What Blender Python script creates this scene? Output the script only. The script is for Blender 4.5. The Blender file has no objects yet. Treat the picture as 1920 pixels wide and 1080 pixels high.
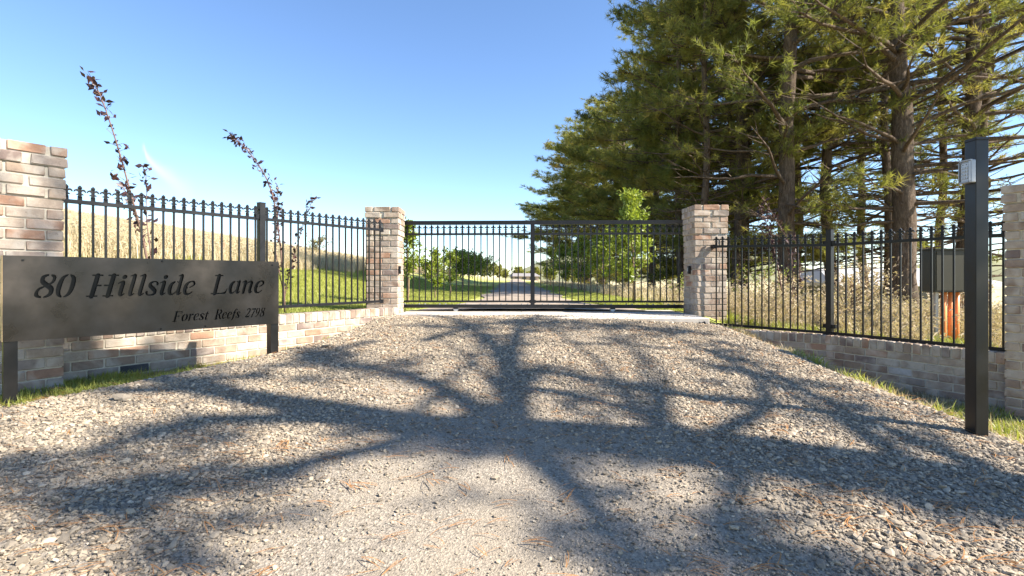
import bpy, bmesh, math, random
import numpy as np
from mathutils import Vector, Matrix, Euler

# ------------------------------------------------------------------ camera, sky, sun, exposure
SC = bpy.context.scene
COL = SC.collection
EYE = 0.55                                   # eye height above the gate slab (the slab is z = 0)
cam = bpy.data.cameras.new('camera')
cam.lens = 18.0; cam.sensor_width = 36.0
cam.shift_y = -20.0/1920.0
cam.clip_start = 0.05; cam.clip_end = 3000.0
camo = bpy.data.objects.new('camera', cam); COL.objects.link(camo)
camo.location = (0, 0, EYE); camo.rotation_euler = (math.pi/2, 0, 0)
SC.camera = camo

SUN = Vector((0.735, -0.225, 0.64)).normalized()       # towards the sun
world = bpy.data.worlds.new('World'); SC.world = world; world.use_nodes = True
wn = world.node_tree; wn.nodes.clear()
sky = wn.nodes.new('ShaderNodeTexSky'); sky.sky_type = 'NISHITA'; sky.sun_disc = False
sky.sun_elevation = math.asin(SUN.z); sky.sun_rotation = math.atan2(SUN.x, SUN.y)
sky.altitude = 900; sky.air_density = 1.0; sky.dust_density = 0.1; sky.ozone_density = 3.0
bg = wn.nodes.new('ShaderNodeBackground'); bg.inputs[1].default_value = 0.095
wo = wn.nodes.new('ShaderNodeOutputWorld')
# one thin wisp of cirrus low over the hill, given by its direction
def wnode(t, **k):
    n = wn.nodes.new('ShaderNode'+t)
    for a, b in k.items(): setattr(n, a, b)
    return n
def wmath(op, a, b=0.0, clamp=False):
    n = wnode('Math', operation=op); n.use_clamp = clamp
    for i, v in enumerate((a, b)):
        if isinstance(v, (int, float)): n.inputs[i].default_value = v
        else: wn.links.new(v, n.inputs[i])
    return n.outputs[0]
tc = wnode('TexCoord'); sx = wnode('SeparateXYZ'); wn.links.new(tc.outputs['Generated'], sx.inputs[0])
az = wmath('DIVIDE', sx.outputs[0], sx.outputs[1]); el = wmath('DIVIDE', sx.outputs[2], sx.outputs[1])
nz = wnode('TexNoise'); nz.inputs['Scale'].default_value = 26; nz.inputs['Detail'].default_value = 5; wn.links.new(tc.outputs['Generated'], nz.inputs['Vector'])
u = wmath('DIVIDE', wmath('SUBTRACT', az, -.718), .075)                 # 0 at its tip, 1 at its faint end
cy = wmath('SUBTRACT', .252, wmath('MULTIPLY', wmath('POWER', wmath('MAXIMUM', u, 0.0), .62), .075))
dv = wmath('DIVIDE', wmath('SUBTRACT', wmath('ADD', el, wmath('MULTIPLY', wmath('SUBTRACT', nz.outputs[0], .5), .02)), cy), wmath('ADD', .007, wmath('MULTIPLY', wmath('MAXIMUM', u, 0.0), .011)))
wisp = wmath('POWER', 2.718, wmath('MULTIPLY', wmath('MULTIPLY', dv, dv), -1.0))
wisp = wmath('MULTIPLY', wisp, wmath('MULTIPLY', wmath('MULTIPLY', wmath('ADD', u, .08), 9.0, True), wmath('SUBTRACT', 1.15, wmath('MULTIPLY', u, .85), True), True), True)
wisp = wmath('MULTIPLY', wmath('MULTIPLY', wisp, wmath('GREATER_THAN', sx.outputs[1], .05)), .5)
mx = wnode('MixRGB'); wn.links.new(wisp, mx.inputs[0]); hs = wnode('HueSaturation'); hs.inputs['Saturation'].default_value = 1.06; hs.inputs['Hue'].default_value = .502; wn.links.new(sky.outputs[0], hs.inputs['Color']); wn.links.new(hs.outputs[0], mx.inputs[1]); mx.inputs[2].default_value = (4.6, 4.7, 4.9, 1)
wn.links.new(mx.outputs[0], bg.inputs[0]); wn.links.new(bg.outputs[0], wo.inputs[0])

sl = bpy.data.lights.new('sun', 'SUN'); sl.energy = 5.0; sl.angle = math.radians(0.53); sl.color = (1.0, 0.92, 0.80)
so = bpy.data.objects.new('sun', sl); COL.objects.link(so)
so.rotation_euler = (-SUN).to_track_quat('-Z', 'Y').to_euler(); so.location = (20, -6, 20)

SC.view_settings.view_transform = 'Standard'; SC.view_settings.look = 'None'
SC.view_settings.gamma = 1.0; SC.view_settings.exposure = 1.6
SC.render.engine = 'CYCLES'
SC.cycles.max_bounces = 8; SC.cycles.transparent_max_bounces = 8

RNG = np.random.default_rng(7); random.seed(7)
def px(x, y, d):
    """point at depth d that the photograph shows at pixel (x, y)"""
    return Vector(((x-960)/960*d, d, EYE+(520-y)/960*d))

# ------------------------------------------------------------------ helpers
def tag(o, label=None, cat=None, group=None, kind=None):
    if label: o['label'] = label
    if cat: o['category'] = cat
    if group: o['group'] = group
    if kind: o['kind'] = kind
    return o
def link(o, parent=None):
    COL.objects.link(o)
    if parent: o.parent = parent
    return o
def empty(name, loc=(0, 0, 0), rz=0.0):
    o = bpy.data.objects.new(name, None); o.empty_display_size = .2
    o.location = loc; o.rotation_euler = (0, 0, rz); COL.objects.link(o); return o
def obj(name, me, parent=None, loc=(0, 0, 0), rot=(0, 0, 0)):
    o = bpy.data.objects.new(name, me); o.location = loc; o.rotation_euler = rot
    return link(o, parent)
class MB:
    """collects geometry for one mesh"""
    def __init__(s): s.v = []; s.f = []; s.n = 0; s.mi = []
    def add(s, v, f, m=0):
        v = np.asarray(v, float).reshape(-1, 3)
        s.v.append(v); s.f += [tuple(int(i)+s.n for i in q) for q in f]; s.mi += [m]*len(f); s.n += len(v); return s
    def box(s, c, size, rz=0.0, m=0, M=None):
        x, y, z = [a/2 for a in size]
        v = np.array([(-x,-y,-z),(x,-y,-z),(x,y,-z),(-x,y,-z),(-x,-y,z),(x,-y,z),(x,y,z),(-x,y,z)])
        if M is not None: v = v @ np.array(M.to_3x3()).T
        elif rz: ca, sa = math.cos(rz), math.sin(rz); v = v @ np.array([[ca,sa,0],[-sa,ca,0],[0,0,1]])
        return s.add(v+np.array(c), [(0,3,2,1),(4,5,6,7),(0,1,5,4),(1,2,6,5),(2,3,7,6),(3,0,4,7)], m)
    def bar(s, a, b, w, h, m=0):
        a = Vector(a); b = Vector(b); d = (b-a); L = d.length; d.normalize()
        up = Vector((0, 0, 1)) if abs(d.z) < .95 else Vector((0, 1, 0))
        r = d.cross(up).normalized(); u = r.cross(d)
        M = Matrix((r, d, u)).transposed()
        return s.box((a+b)/2, (w, L, h), M=M, m=m)
    def tube(s, pts, rad, n=8, m=0, cap=True):
        P = np.asarray(pts, float); k = len(P); rad = np.broadcast_to(np.asarray(rad, float), (k,))
        T = np.gradient(P, axis=0); T /= np.maximum(np.linalg.norm(T, axis=1, keepdims=True), 1e-9)
        ref = np.array([0, 0, 1.]) if abs(T[:, 2]).mean() < .8 else np.array([1., 0, 0])
        A = np.cross(T, ref); A /= np.maximum(np.linalg.norm(A, axis=1, keepdims=True), 1e-9); B = np.cross(T, A)
        an = np.linspace(0, 2*math.pi, n, endpoint=False)
        V = P[:, None]+rad[:, None, None]*(np.cos(an)[None, :, None]*A[:, None]+np.sin(an)[None, :, None]*B[:, None])
        F = [(i*n+j, i*n+(j+1) % n, (i+1)*n+(j+1) % n, (i+1)*n+j) for i in range(k-1) for j in range(n)]
        if cap: F += [tuple(range(n))[::-1], tuple((k-1)*n+j for j in range(n))]
        return s.add(V.reshape(-1, 3), F, m)
    def lathe(s, prof, n=12, c=(0, 0, 0), m=0):
        pr = np.array(prof, float); an = np.linspace(0, 2*math.pi, n, endpoint=False)
        V = np.stack([pr[:, 0:1]*np.cos(an), pr[:, 0:1]*np.sin(an), np.repeat(pr[:, 1:2], n, 1)], -1)
        k = len(pr)
        F = [(i*n+j, i*n+(j+1) % n, (i+1)*n+(j+1) % n, (i+1)*n+j) for i in range(k-1) for j in range(n)]
        return s.add(V.reshape(-1, 3)+np.array(c), F, m)
    def mesh(s, name, *mats, smooth=False):
        me = bpy.data.meshes.new(name)
        me.from_pydata(np.concatenate(s.v), [], s.f)
        for mt in mats: me.materials.append(mt)
        if len(mats) > 1: me.polygons.foreach_set('material_index', s.mi)
        if smooth: me.polygons.foreach_set('use_smooth', [True]*len(me.polygons))
        me.update(); return me
    def build(s, name, parent, *mats, smooth=False, loc=(0, 0, 0), rot=(0, 0, 0)):
        return obj(name, s.mesh(name, *mats, smooth=smooth), parent, loc, rot)
def tri_mesh(name, V, F, mat, smooth=False):
    """fast mesh from numpy triangles"""
    me = bpy.data.meshes.new(name); V = np.asarray(V, np.float32); F = np.asarray(F, np.int32); k = F.shape[1]
    me.vertices.add(len(V)); me.vertices.foreach_set('co', V.ravel())
    me.loops.add(F.size); me.loops.foreach_set('vertex_index', F.ravel())
    me.polygons.add(len(F)); me.polygons.foreach_set('loop_start', np.arange(0, F.size, k, dtype=np.int32))
    if mat: me.materials.append(mat)
    me.update(calc_edges=True); me.validate()
    if smooth: me.polygons.foreach_set('use_smooth', [True]*len(me.polygons))
    return me
def bevel(me, w, seg=1):
    bm = bmesh.new(); bm.from_mesh(me)
    bmesh.ops.bevel(bm, geom=[e for e in bm.edges if len(e.link_faces) == 2 and e.calc_face_angle(0) > .5], offset=w, segments=seg, affect='EDGES', profile=.6)
    bm.to_mesh(me); bm.free(); return me

# ------------------------------------------------------------------ materials
class NT:
    def __init__(s, name):
        s.m = bpy.data.materials.new(name); s.m.use_nodes = True; s.t = s.m.node_tree
        s.b = s.t.nodes['Principled BSDF']; s.out = s.t.nodes['Material Output']
    def n(s, typ, **kw):
        nd = s.t.nodes.new('ShaderNode'+typ)
        for k, v in kw.items(): setattr(nd, k, v)
        return nd
    def l(s, a, b): s.t.links.new(a, b)
    def coord(s, kind='Object'):
        return s.n('TexCoord').outputs[kind]
    def pos(s): return s.n('NewGeometry').outputs['Position']
    def noise(s, vec, scale, detail=4, rough=.6, dist=0):
        nd = s.n('TexNoise'); nd.inputs['Scale'].default_value = scale; nd.inputs['Detail'].default_value = detail
        nd.inputs['Roughness'].default_value = rough; nd.inputs['Distortion'].default_value = dist
        if vec is not None: s.l(vec, nd.inputs['Vector'])
        return nd.outputs[0]
    def ramp(s, fac, stops, interp='LINEAR'):
        r = s.n('ValToRGB'); r.color_ramp.interpolation = interp; e = r.color_ramp.elements
        while len(e) < len(stops): e.new(.5)
        for i, (p, c) in enumerate(stops):
            e[i].position = p; e[i].color = (*c, 1) if len(c) == 3 else c
        s.l(fac, r.inputs[0]); return r.outputs[0]
    def mix(s, f, a, b, mode='MIX'):
        nd = s.n('MixRGB', blend_type=mode)
        for i, v in enumerate((f, a, b)):
            if isinstance(v, (int, float)): nd.inputs[i].default_value = v if i == 0 else (v, v, v, 1)
            elif isinstance(v, tuple): nd.inputs[i].default_value = (*v, 1)
            else: s.l(v, nd.inputs[i])
        return nd.outputs[0]
    def math(s, op, a, b=0.0, clamp=False):
        nd = s.n('Math', operation=op); nd.use_clamp = clamp
        for i, v in enumerate((a, b)):
            if isinstance(v, (int, float)): nd.inputs[i].default_value = v
            else: s.l(v, nd.inputs[i])
        return nd.outputs[0]
    def bump(s, h, strength=.4, dist=.01):
        b = s.n('Bump'); b.inputs['Strength'].default_value = strength; b.inputs['Distance'].default_value = dist
        s.l(h, b.inputs['Height']); s.l(b.outputs[0], s.b.inputs['Normal'])
    def col(s, c):
        if isinstance(c, tuple): s.b.inputs['Base Color'].default_value = (*c, 1)
        else: s.l(c, s.b.inputs['Base Color'])
    def set(s, **kw):
        for k, v in kw.items(): s.b.inputs[k.replace('_', ' ')].default_value = v
        return s
def rand(nt): return nt.n('ObjectInfo').outputs['Random']

def mat_brick(name='brick', fixed=None):
    t = NT(name); c = t.coord(); r = rand(t)
    if fixed is None:
        base = t.ramp(r, [(0, (.35,.265,.195)), (.14, (.43,.345,.265)), (.27, (.31,.225,.17)), (.40, (.45,.37,.29)), (.52, (.39,.235,.155)), (.58, (.32,.265,.22)),
                          (.68, (.41,.32,.245)), (.80, (.235,.18,.155)), (.86, (.46,.385,.305)), (.96, (.43,.28,.195))], 'CONSTANT')
    else:
        v = t.n('RGB'); v.outputs[0].default_value = (*fixed, 1); base = v.outputs[0]
    off = t.n('VectorMath', operation='ADD'); t.l(c, off.inputs[0])
    cx = t.n('CombineXYZ'); t.l(t.math('MULTIPLY', r, 37.0), cx.inputs[0]); t.l(t.math('MULTIPLY', r, 91.0), cx.inputs[1]); t.l(cx.outputs[0], off.inputs[1])
    v = off.outputs[0]
    n1 = t.noise(v, 9, 5, .65); n2 = t.noise(v, 38, 4, .7); n3 = t.noise(v, 5, 3, .5, .6)
    d = t.mix(t.ramp(n1, [(.35, (0,0,0)), (.75, (1,1,1))]), base, t.mix(1, base, (.62,.58,.58), 'MULTIPLY'))
    wfac = t.math('MULTIPLY', t.ramp(n3, [(.46, (0,0,0)), (.66, (1,1,1))]), .6 if fixed is None else .12)
    d = t.mix(wfac, d, (.56,.50,.42))
    d = t.mix(t.ramp(n2, [(.60, (0,0,0)), (.72, (.5,.5,.5))]), d, (.10,.08,.07))
    w = t.pos(); n4 = t.noise(w, 2.3, 5, .7, .5)
    d = t.mix(t.ramp(n4, [(.46, (0,0,0)), (.75, (.3,.3,.3))]), d, (.17,.14,.115))
    t.col(d); t.set(Roughness=.9, Specular_IOR_Level=.2)
    t.bump(t.math('ADD', n2, t.math('MULTIPLY', n1, 1.2)), .55, .006)
    return t.m
def mat_mortar():
    t = NT('mortar'); c = t.pos(); n = t.noise(c, 22, 5, .7); n2 = t.noise(c, 160, 3)
    t.col(t.ramp(n, [(.3, (.44,.385,.30)), (.7, (.60,.54,.44))])); t.set(Roughness=.95, Specular_IOR_Level=.15); t.bump(t.math('ADD', n, n2), .6, .006); return t.m
def mat_metal(name, col, rough, spec=.5, var=.25, metallic=0.0, scale=9):
    t = NT(name); c = t.pos(); n = t.noise(c, scale, 4, .6); n2 = t.noise(c, 260, 2)
    a = tuple(x*(1-var) for x in col); b = tuple(x*(1+var) for x in col)
    t.col(t.ramp(n, [(.3, a), (.7, b)])); t.l(t.ramp(n, [(.3, (rough-.06,)*3), (.7, (rough+.1,)*3)]), t.b.inputs['Roughness'])
    t.set(Specular_IOR_Level=spec, Metallic=metallic); t.bump(n2, .05, .001); return t.m
def mat_plain(name, col, rough=.7, var=.15, scale=14, bump=.2, spec=.3):
    t = NT(name); c = t.pos(); n = t.noise(c, scale, 5, .65)
    t.col(t.ramp(n, [(.3, tuple(x*(1-var) for x in col)), (.7, tuple(x*(1+var) for x in col))])); t.set(Roughness=rough, Specular_IOR_Level=spec); t.bump(n, bump, .01); return t.m
def mat_leaf(name, stops, trans=.45, rough=.55, gloss=.25, scale=1.2):
    """foliage: per-spot tone from noise in object space, light passes through the blades"""
    t = NT(name); c = t.coord(); n = t.noise(c, scale, 3, .7)
    col = t.ramp(n, stops); t.col(col); t.set(Roughness=rough, Specular_IOR_Level=gloss)
    tr = t.n('BsdfTranslucent'); t.l(t.mix(1, col, (1.0, 1.0, .55), 'MULTIPLY'), tr.inputs[0])
    mx = t.n('MixShader'); mx.inputs[0].default_value = trans
    t.l(t.b.outputs[0], mx.inputs[1]); t.l(tr.outputs[0], mx.inputs[2]); t.l(mx.outputs[0], t.out.inputs[0]); return t.m
def mat_bark():
    t = NT('bark'); c = t.pos()
    mp = t.n('Mapping'); mp.inputs['Scale'].default_value = (1, 1, .28); t.l(c, mp.inputs[0])
    n = t.noise(mp.outputs[0], 16, 6, .75, .4); n2 = t.noise(c, 2.2, 3)
    col = t.ramp(n, [(.32, (.032,.024,.018)), (.5, (.10,.072,.052)), (.72, (.21,.162,.122))])
    t.col(t.mix(t.ramp(n2, [(.4, (0,0,0)), (.8, (.5,.5,.5))]), col, (.14,.12,.095))); t.set(Roughness=.95, Specular_IOR_Level=.15); t.bump(n, 1.0, .06); return t.m
def mat_gravel():
    t = NT('gravel'); c = t.pos()
    v1 = t.n('TexVoronoi'); v1.inputs['Scale'].default_value = 120; t.l(c, v1.inputs['Vector'])
    v2 = t.n('TexVoronoi'); v2.inputs['Scale'].default_value = 260; t.l(c, v2.inputs['Vector'])
    n = t.noise(c, 1.1, 4, .6); n2 = t.noise(c, 90, 4, .7)
    sep = t.n('SeparateColor'); t.l(v1.outputs['Color'], sep.inputs[0])
    stone = t.ramp(sep.outputs[0], [(0, (.12,.107,.09)), (.4, (.21,.185,.152)), (.75, (.30,.26,.21)), (1, (.42,.365,.295))])
    fine = t.ramp(n2, [(.3, (.175,.146,.11)), (.7, (.42,.352,.265))])
    t.col(t.mix(t.ramp(n, [(.42, (.25,.25,.25)), (.62, (.85,.85,.85))]), stone, fine))
    h = t.math('ADD', t.math('MULTIPLY', v1.outputs['Distance'], 1.0), t.math('MULTIPLY', v2.outputs['Distance'], .4))
    t.set(Roughness=.93, Specular_IOR_Level=.2); t.bump(t.math('ADD', h, t.math('MULTIPLY', n2, 1.2)), .55, .007); return t.m
def mat_stone():
    t = NT('crushed_stone'); r = rand(t); c = t.coord(); n = t.noise(c, 60, 4, .7)
    base = t.ramp(r, [(0, (.088,.074,.058)), (.22, (.165,.14,.109)), (.45, (.25,.21,.16)), (.68, (.32,.264,.193)), (.86, (.40,.312,.21)), (1, (.51,.43,.325))])
    t.col(t.mix(t.ramp(n, [(.35, (0,0,0)), (.7, (.45,.45,.45))]), base, (.34,.28,.205))); t.set(Roughness=.82, Specular_IOR_Level=.3); t.bump(n, .3, .002); return t.m
def mat_ground():
    t = NT('ground'); c = t.pos()
    a = t.n('VertexColor'); a.layer_name = 'zone'; sep = t.n('SeparateColor'); t.l(a.outputs[0], sep.inputs[0])
    n = t.noise(c, 1.4, 5, .7); n2 = t.noise(c, 14, 4, .7); n3 = t.noise(c, .12, 3, .6)
    lawn = t.mix(t.ramp(n, [(.35, (0,0,0)), (.7, (1,1,1))]), (.29,.33,.07), (.47,.45,.15))
    lawn = t.mix(t.ramp(n2, [(.45, (0,0,0)), (.75, (.6,.6,.6))]), lawn, (.27,.27,.08))
    dry = t.mix(t.ramp(n, [(.3, (0,0,0)), (.7, (1,1,1))]), (.44,.35,.21), (.60,.51,.35))
    dry = t.mix(t.ramp(n3, [(.55, (0,0,0)), (.7, (.6,.6,.6))]), dry, (.30,.28,.11))
    dirt = t.mix(t.ramp(n2, [(.3, (0,0,0)), (.7, (1,1,1))]), (.14,.10,.06), (.30,.235,.15))
    o = t.mix(sep.outputs[0], lawn, dry); o = t.mix(sep.outputs[2], o, dirt)
    t.col(o); t.set(Roughness=1, Specular_IOR_Level=.1); t.bump(t.math('ADD', n2, n), .8, .05); return t.m
M_BRICK = mat_brick(); M_SLATE = mat_brick('slate_brick', (.045,.05,.06)); M_PALE = mat_brick('limewashed_brick', (.55,.52,.48)); M_MORTAR = mat_mortar()
M_BLACK = mat_metal('black_powder_coat', (.010,.010,.011), .38, .3); M_POST = mat_metal('satin_black_steel', (.011,.010,.009), .34, .35)
M_BRONZE = mat_metal('bronze_sheet', (.055,.046,.038), .30, .5, .5, .6, 3.2); M_GLOSS = mat_metal('gloss_black_backing', (.006,.006,.006), .3, .15, .2)
M_GREY = mat_metal('cast_grey_alloy', (.30,.30,.305), .38, .5, .12, .5, 30); M_KEY = mat_metal('key_alloy', (.42,.42,.425), .35, .5, .1, .4, 40)
M_OLIVE = mat_plain('olive_paint', (.024,.022,.011), .5, .1, 6, .05, .4); M_ORANGE = mat_plain('orange_conduit', (.82,.27,.075), .45, .15, 10, .05, .5)
M_TIMBER = mat_plain('weathered_timber', (.24,.165,.105), .9, .35, 18, .5); M_CONC = mat_plain('concrete', (.43,.395,.345), .85, .25, 5, .35)
M_BARK = mat_bark(); M_GRAVEL = mat_gravel(); M_STONE = mat_stone(); M_GROUND = mat_ground()
M_PINE = mat_leaf('pine_needles', [(.28, (.10,.135,.045)), (.44, (.20,.22,.065)), (.58, (.31,.295,.09)), (.76, (.44,.33,.13))], .6, .5, .3, .55)
M_PEAR = mat_leaf('pear_leaves', [(.3, (.13,.19,.03)), (.55, (.27,.33,.05)), (.8, (.43,.43,.085))], .45, .4, .45, 2.5)
M_PLUM = mat_leaf('plum_leaves', [(.3, (.022,.014,.02)), (.55, (.05,.022,.026)), (.8, (.13,.05,.04))], .2, .45, .4, 6)
M_GRASS = mat_leaf('green_blades', [(.3, (.22,.27,.05)), (.55, (.40,.41,.105)), (.8, (.58,.53,.23))], .4, .5, .3, 3)
M_STRAW = mat_leaf('straw_blades', [(.28, (.36,.30,.17)), (.45, (.52,.43,.29)), (.62, (.66,.58,.43)), (.8, (.76,.69,.55))], .35, .6, .2, 2)
M_WEED = mat_leaf('dead_weeds', [(.3, (.30,.225,.15)), (.5, (.50,.41,.29)), (.72, (.70,.62,.48))], .3, .7, .15, 3)
M_LITTER = mat_leaf('fallen_needles', [(.3, (.30,.14,.05)), (.55, (.46,.23,.09)), (.8, (.58,.36,.17))], .15, .6, .2, 30)
M_TWIG = mat_plain('twig', (.16,.10,.08), .85, .2, 20)

# ------------------------------------------------------------------ plan of the place
def sstep(a, b, x):
    t = np.clip((x-a)/(b-a), 0, 1); return t*t*(3-2*t)
LA = np.array((-1.91, 7.50)); LB = np.array((-3.95, 4.39))          # left fence line, gate pillar -> end pier
RA = np.array((2.92, 7.42)); RP = np.array((4.035, 6.50)); RB = np.array((4.83, 4.95))   # right fence line with its post
def unit(v): return v/np.linalg.norm(v)
LD = unit(LA-LB); LN = np.array((LD[1], -LD[0]))                     # along the wall towards the gate; towards the drive
D1 = unit(RP-RA); N1 = np.array((D1[1], -D1[0])); D2 = unit(RB-RP); N2 = np.array((D2[1], -D2[0]))
if N1 @ (np.array((0, 3))-RA) < 0: N1 = -N1
if N2 @ (np.array((0, 3))-RP) < 0: N2 = -N2
def lump(x, y, s, k):
    return (np.sin(x*s+k)*np.cos(y*s*1.13-k*1.7)+.5*np.sin(x*s*2.3-k*2+y*s*1.1)+.5*np.cos(y*s*2.7+k*3-x*s*.7))/2
def xe_l(y): return np.interp(y, [1, 2.6, 3.6, 4.9, 5.5, 6.8, 7.4], [-5.2, -4.3, -3.15, -2.25, -1.95, -1.72, -1.72])
def xe_r(y): return np.interp(y, [1, 3.2, 6.8, 7.4], [3.15, 2.98, 2.72, 2.6])
def H(x, y):
    x = np.asarray(x, float); y = np.asarray(y, float)
    # back: beyond the walls and the gate
    hb = .16*np.maximum(0, -x-2.6)*sstep(-2.6, -6.0, x) + .05*sstep(-1.8, -3, x)
    hb = hb*(1-sstep(90, 260, y)*.8)
    hb = hb - .24*sstep(2.7, 3.7, x) - .075*np.minimum(np.maximum(0, x-3.6), 40)
    hb = hb + .05*lump(x, y, .35, 1.0)*sstep(3, 8, np.abs(x)) + .6*lump(x, y, .045, 2.0)*sstep(25, 60, np.abs(x)) + .012*lump(x, y, 1.9, .3)
    # forecourt
    zc = -.1*np.maximum(0, 6.7-y) ; zc = np.where(y < 1, -.57-.03*(1-y), zc)
    fl = np.interp(y, [3, 6.3, 7.4], [-.36, -.35, -.08]); fr = np.interp(y, [2, 4, 6.2, 7.3], [-.86, -.80, -.70, -.28])
    zl = zc+(fl-zc)*sstep(-.05, .55, xe_l(y)-x)
    zr = zc-.1*np.clip(x/2.9, 0, 1)**2
    zr = zr+(fr-zr)*sstep(-.05, .95, x-xe_r(y))
    hf = np.where(x < 0, zl, zr)+.010*lump(x, y, 2.6, 4)+.004*lump(x, y, 9, 2)
    s = np.minimum.reduce([(x-LA[0])*LN[0]+(y-LA[1])*LN[1], (x-RA[0])*N1[0]+(y-RA[1])*N1[1], (x-RP[0])*N2[0]+(y-RP[1])*N2[1], 7.35-y])
    return hb+(hf-hb)*sstep(-.10, .06, s)
def Hs(x, y): return float(H(np.array([x]), np.array([y]))[0])
def inside(x, y):
    return np.minimum.reduce([(x-LA[0])*LN[0]+(y-LA[1])*LN[1], (x-RA[0])*N1[0]+(y-RA[1])*N1[1], (x-RP[0])*N2[0]+(y-RP[1])*N2[1], 7.35-y])

# ------------------------------------------------------------------ ground, driveway, road, slab
def axis(lo, a, b, hi, st, g):
    core = list(np.arange(a, b, st)); s = st; v = b
    while v < hi: core.append(v); s *= g; v += s
    core.append(hi); s = st; v = a-st; pre = []
    while v > lo: pre.append(v); s *= g; v -= s
    pre.append(lo); return np.array(pre[::-1]+core)
def sheet(name, gx, gy, zf, mat, keep=None):
    X, Y = np.meshgrid(gx, gy); Z = zf(X, Y); nx, ny = len(gx), len(gy)
    V = np.stack([X, Y, Z], -1).reshape(-1, 3)
    i = np.arange((ny-1)*(nx-1)); r, c = i//(nx-1), i % (nx-1); a = r*nx+c
    F = np.stack([a, a+1, a+nx+1, a+nx], -1)
    if keep is not None:
        k = keep(V[F].mean(1)); F = F[k]; u, inv = np.unique(F, return_inverse=True); V = V[u]; F = inv.reshape(F.shape)
    return tri_mesh(name, V, F, mat, True), V
gx = axis(-420, -6.5, 7, 420, .11, 1.13); gy = axis(-30, .2, 9, 900, .11, 1.11)
me, V = sheet('ground', gx, gy, lambda x, y: H(x, y)-.012, M_GROUND)
za = me.color_attributes.new('zone', 'FLOAT_COLOR', 'POINT')
x, y = V[:, 0], V[:, 1]; ins = inside(x, y)
dry = sstep(-6.6, -8.8, x+.8*lump(x, y, .5, 3))*sstep(6, 9, y)
dry = np.maximum(dry, sstep(3.2, 4.2, x+.3*lump(x, y, .9, 5))*.85*(ins < -.05))
dry = np.maximum(dry, sstep(60, 110, y)*.6)
dirt = sstep(-.02, .1, ins)*.75
za.data.foreach_set('color', np.stack([dry, 0*dry, dirt, 0*dry+1], -1).astype(np.float32).ravel())
tag(obj('ground', me), 'grassy ground with mown lawn, dry hillside and bare verge', None, None, 'structure')
gx = np.arange(-6.4, 3.9, .07); gy = np.arange(-3.0, 7.45, .07)
def edge(x, y):
    e = np.minimum(x-(xe_l(y)-.12), (xe_r(y)+.22)-x)+.10*lump(x, y, 2.2, 6)+.05*lump(x, y, 6, 1)
    return np.minimum.reduce([e, 7.2-y+.08*lump(x, y, 3, 2), ins_off(x, y)])
def ins_off(x, y): return np.minimum.reduce([(x-LA[0])*LN[0]+(y-LA[1])*LN[1], (x-RA[0])*N1[0]+(y-RA[1])*N1[1], (x-RP[0])*N2[0]+(y-RP[1])*N2[1]])-.13
me, _ = sheet('driveway', gx, gy, lambda x, y: H(x, y)+.018*sstep(0, .16, edge(x, y))-.016, M_GRAVEL, lambda c: edge(c[:, 0], c[:, 1]) > -.06)
tag(obj('driveway', me), None, None, None, 'structure')
# the gravel road that runs on beyond the gate
gy = np.concatenate([np.arange(8.3, 30, .5), np.geomspace(30, 180, 26)]); t = np.linspace(0, 1, 13)
Yr, Tr = np.meshgrid(gy, t, indexing='ij')
cx = .28+.00006*Yr**2+.25*np.sin(Yr/9)*sstep(14, 40, Yr); hw = 1.12+.12*np.sin(Yr*1.3)+.9*sstep(11, 8.3, Yr)
Xr = cx+(Tr-.5)*2*hw; Zr = H(Xr, Yr)+.012+.03*np.sin(Tr*math.pi)
V = np.stack([Xr, Yr, Zr], -1).reshape(-1, 3); nx = len(t); i = np.arange((len(gy)-1)*(nx-1)); r, c = i//(nx-1), i % (nx-1); a = r*nx+c
tag(obj('road', tri_mesh('road', V, np.stack([a, a+1, a+nx+1, a+nx], -1), mat_plain('road_gravel', (.29,.235,.18), .95, .35, 3, .4), True)), None, None, None, 'structure')
mb = MB(); mb.box((.47, 7.72, -.056), (4.36, 1.72, .12)); tag(obj('concrete_slab', bevel(mb.mesh('concrete_slab', M_CONC), .012)), None, None, None, 'structure')

# ------------------------------------------------------------------ brickwork
def brick_mesh(name, lx, ly, lz, seed):
    bm = bmesh.new(); bmesh.ops.create_cube(bm, size=1)
    for v in bm.verts: v.co = (v.co.x*lx, v.co.y*ly, v.co.z*lz)
    bmesh.ops.bevel(bm, geom=list(bm.edges), offset=.0055, segments=1, affect='EDGES')
    r = random.Random(seed)
    for v in bm.verts: v.co += Vector((r.uniform(-.0025, .0025), r.uniform(-.003, .003), r.uniform(-.0025, .0025)))
    me = bpy.data.meshes.new(name); bm.to_mesh(me); bm.free(); me.materials.append(M_BRICK); return me
STR = [brick_mesh('brick', .229, .108, .075, i) for i in range(7)]
HALF = [brick_mesh('brick_half', .11, .108, .075, 20+i) for i in range(5)]
ROW = [brick_mesh('brick_on_edge', .074, .232, .108, 40+i) for i in range(6)]
def brick(parent, lib, loc, rz=0.0, mat=None):
    o = bpy.data.objects.new('brick', random.choice(lib)); o.parent = parent
    o.location = (loc[0]+random.uniform(-.0015, .0015), loc[1]+random.uniform(-.003, .003), loc[2]+random.uniform(-.0012, .0012))
    o.rotation_euler = (random.uniform(-.008, .008), random.uniform(-.006, .006), rz+random.choice((0, math.pi))+random.uniform(-.008, .008))
    COL.objects.link(o)
    if mat: o.material_slots[0].link = 'OBJECT'; o.material_slots[0].material = mat
    return o
C = .086
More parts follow.
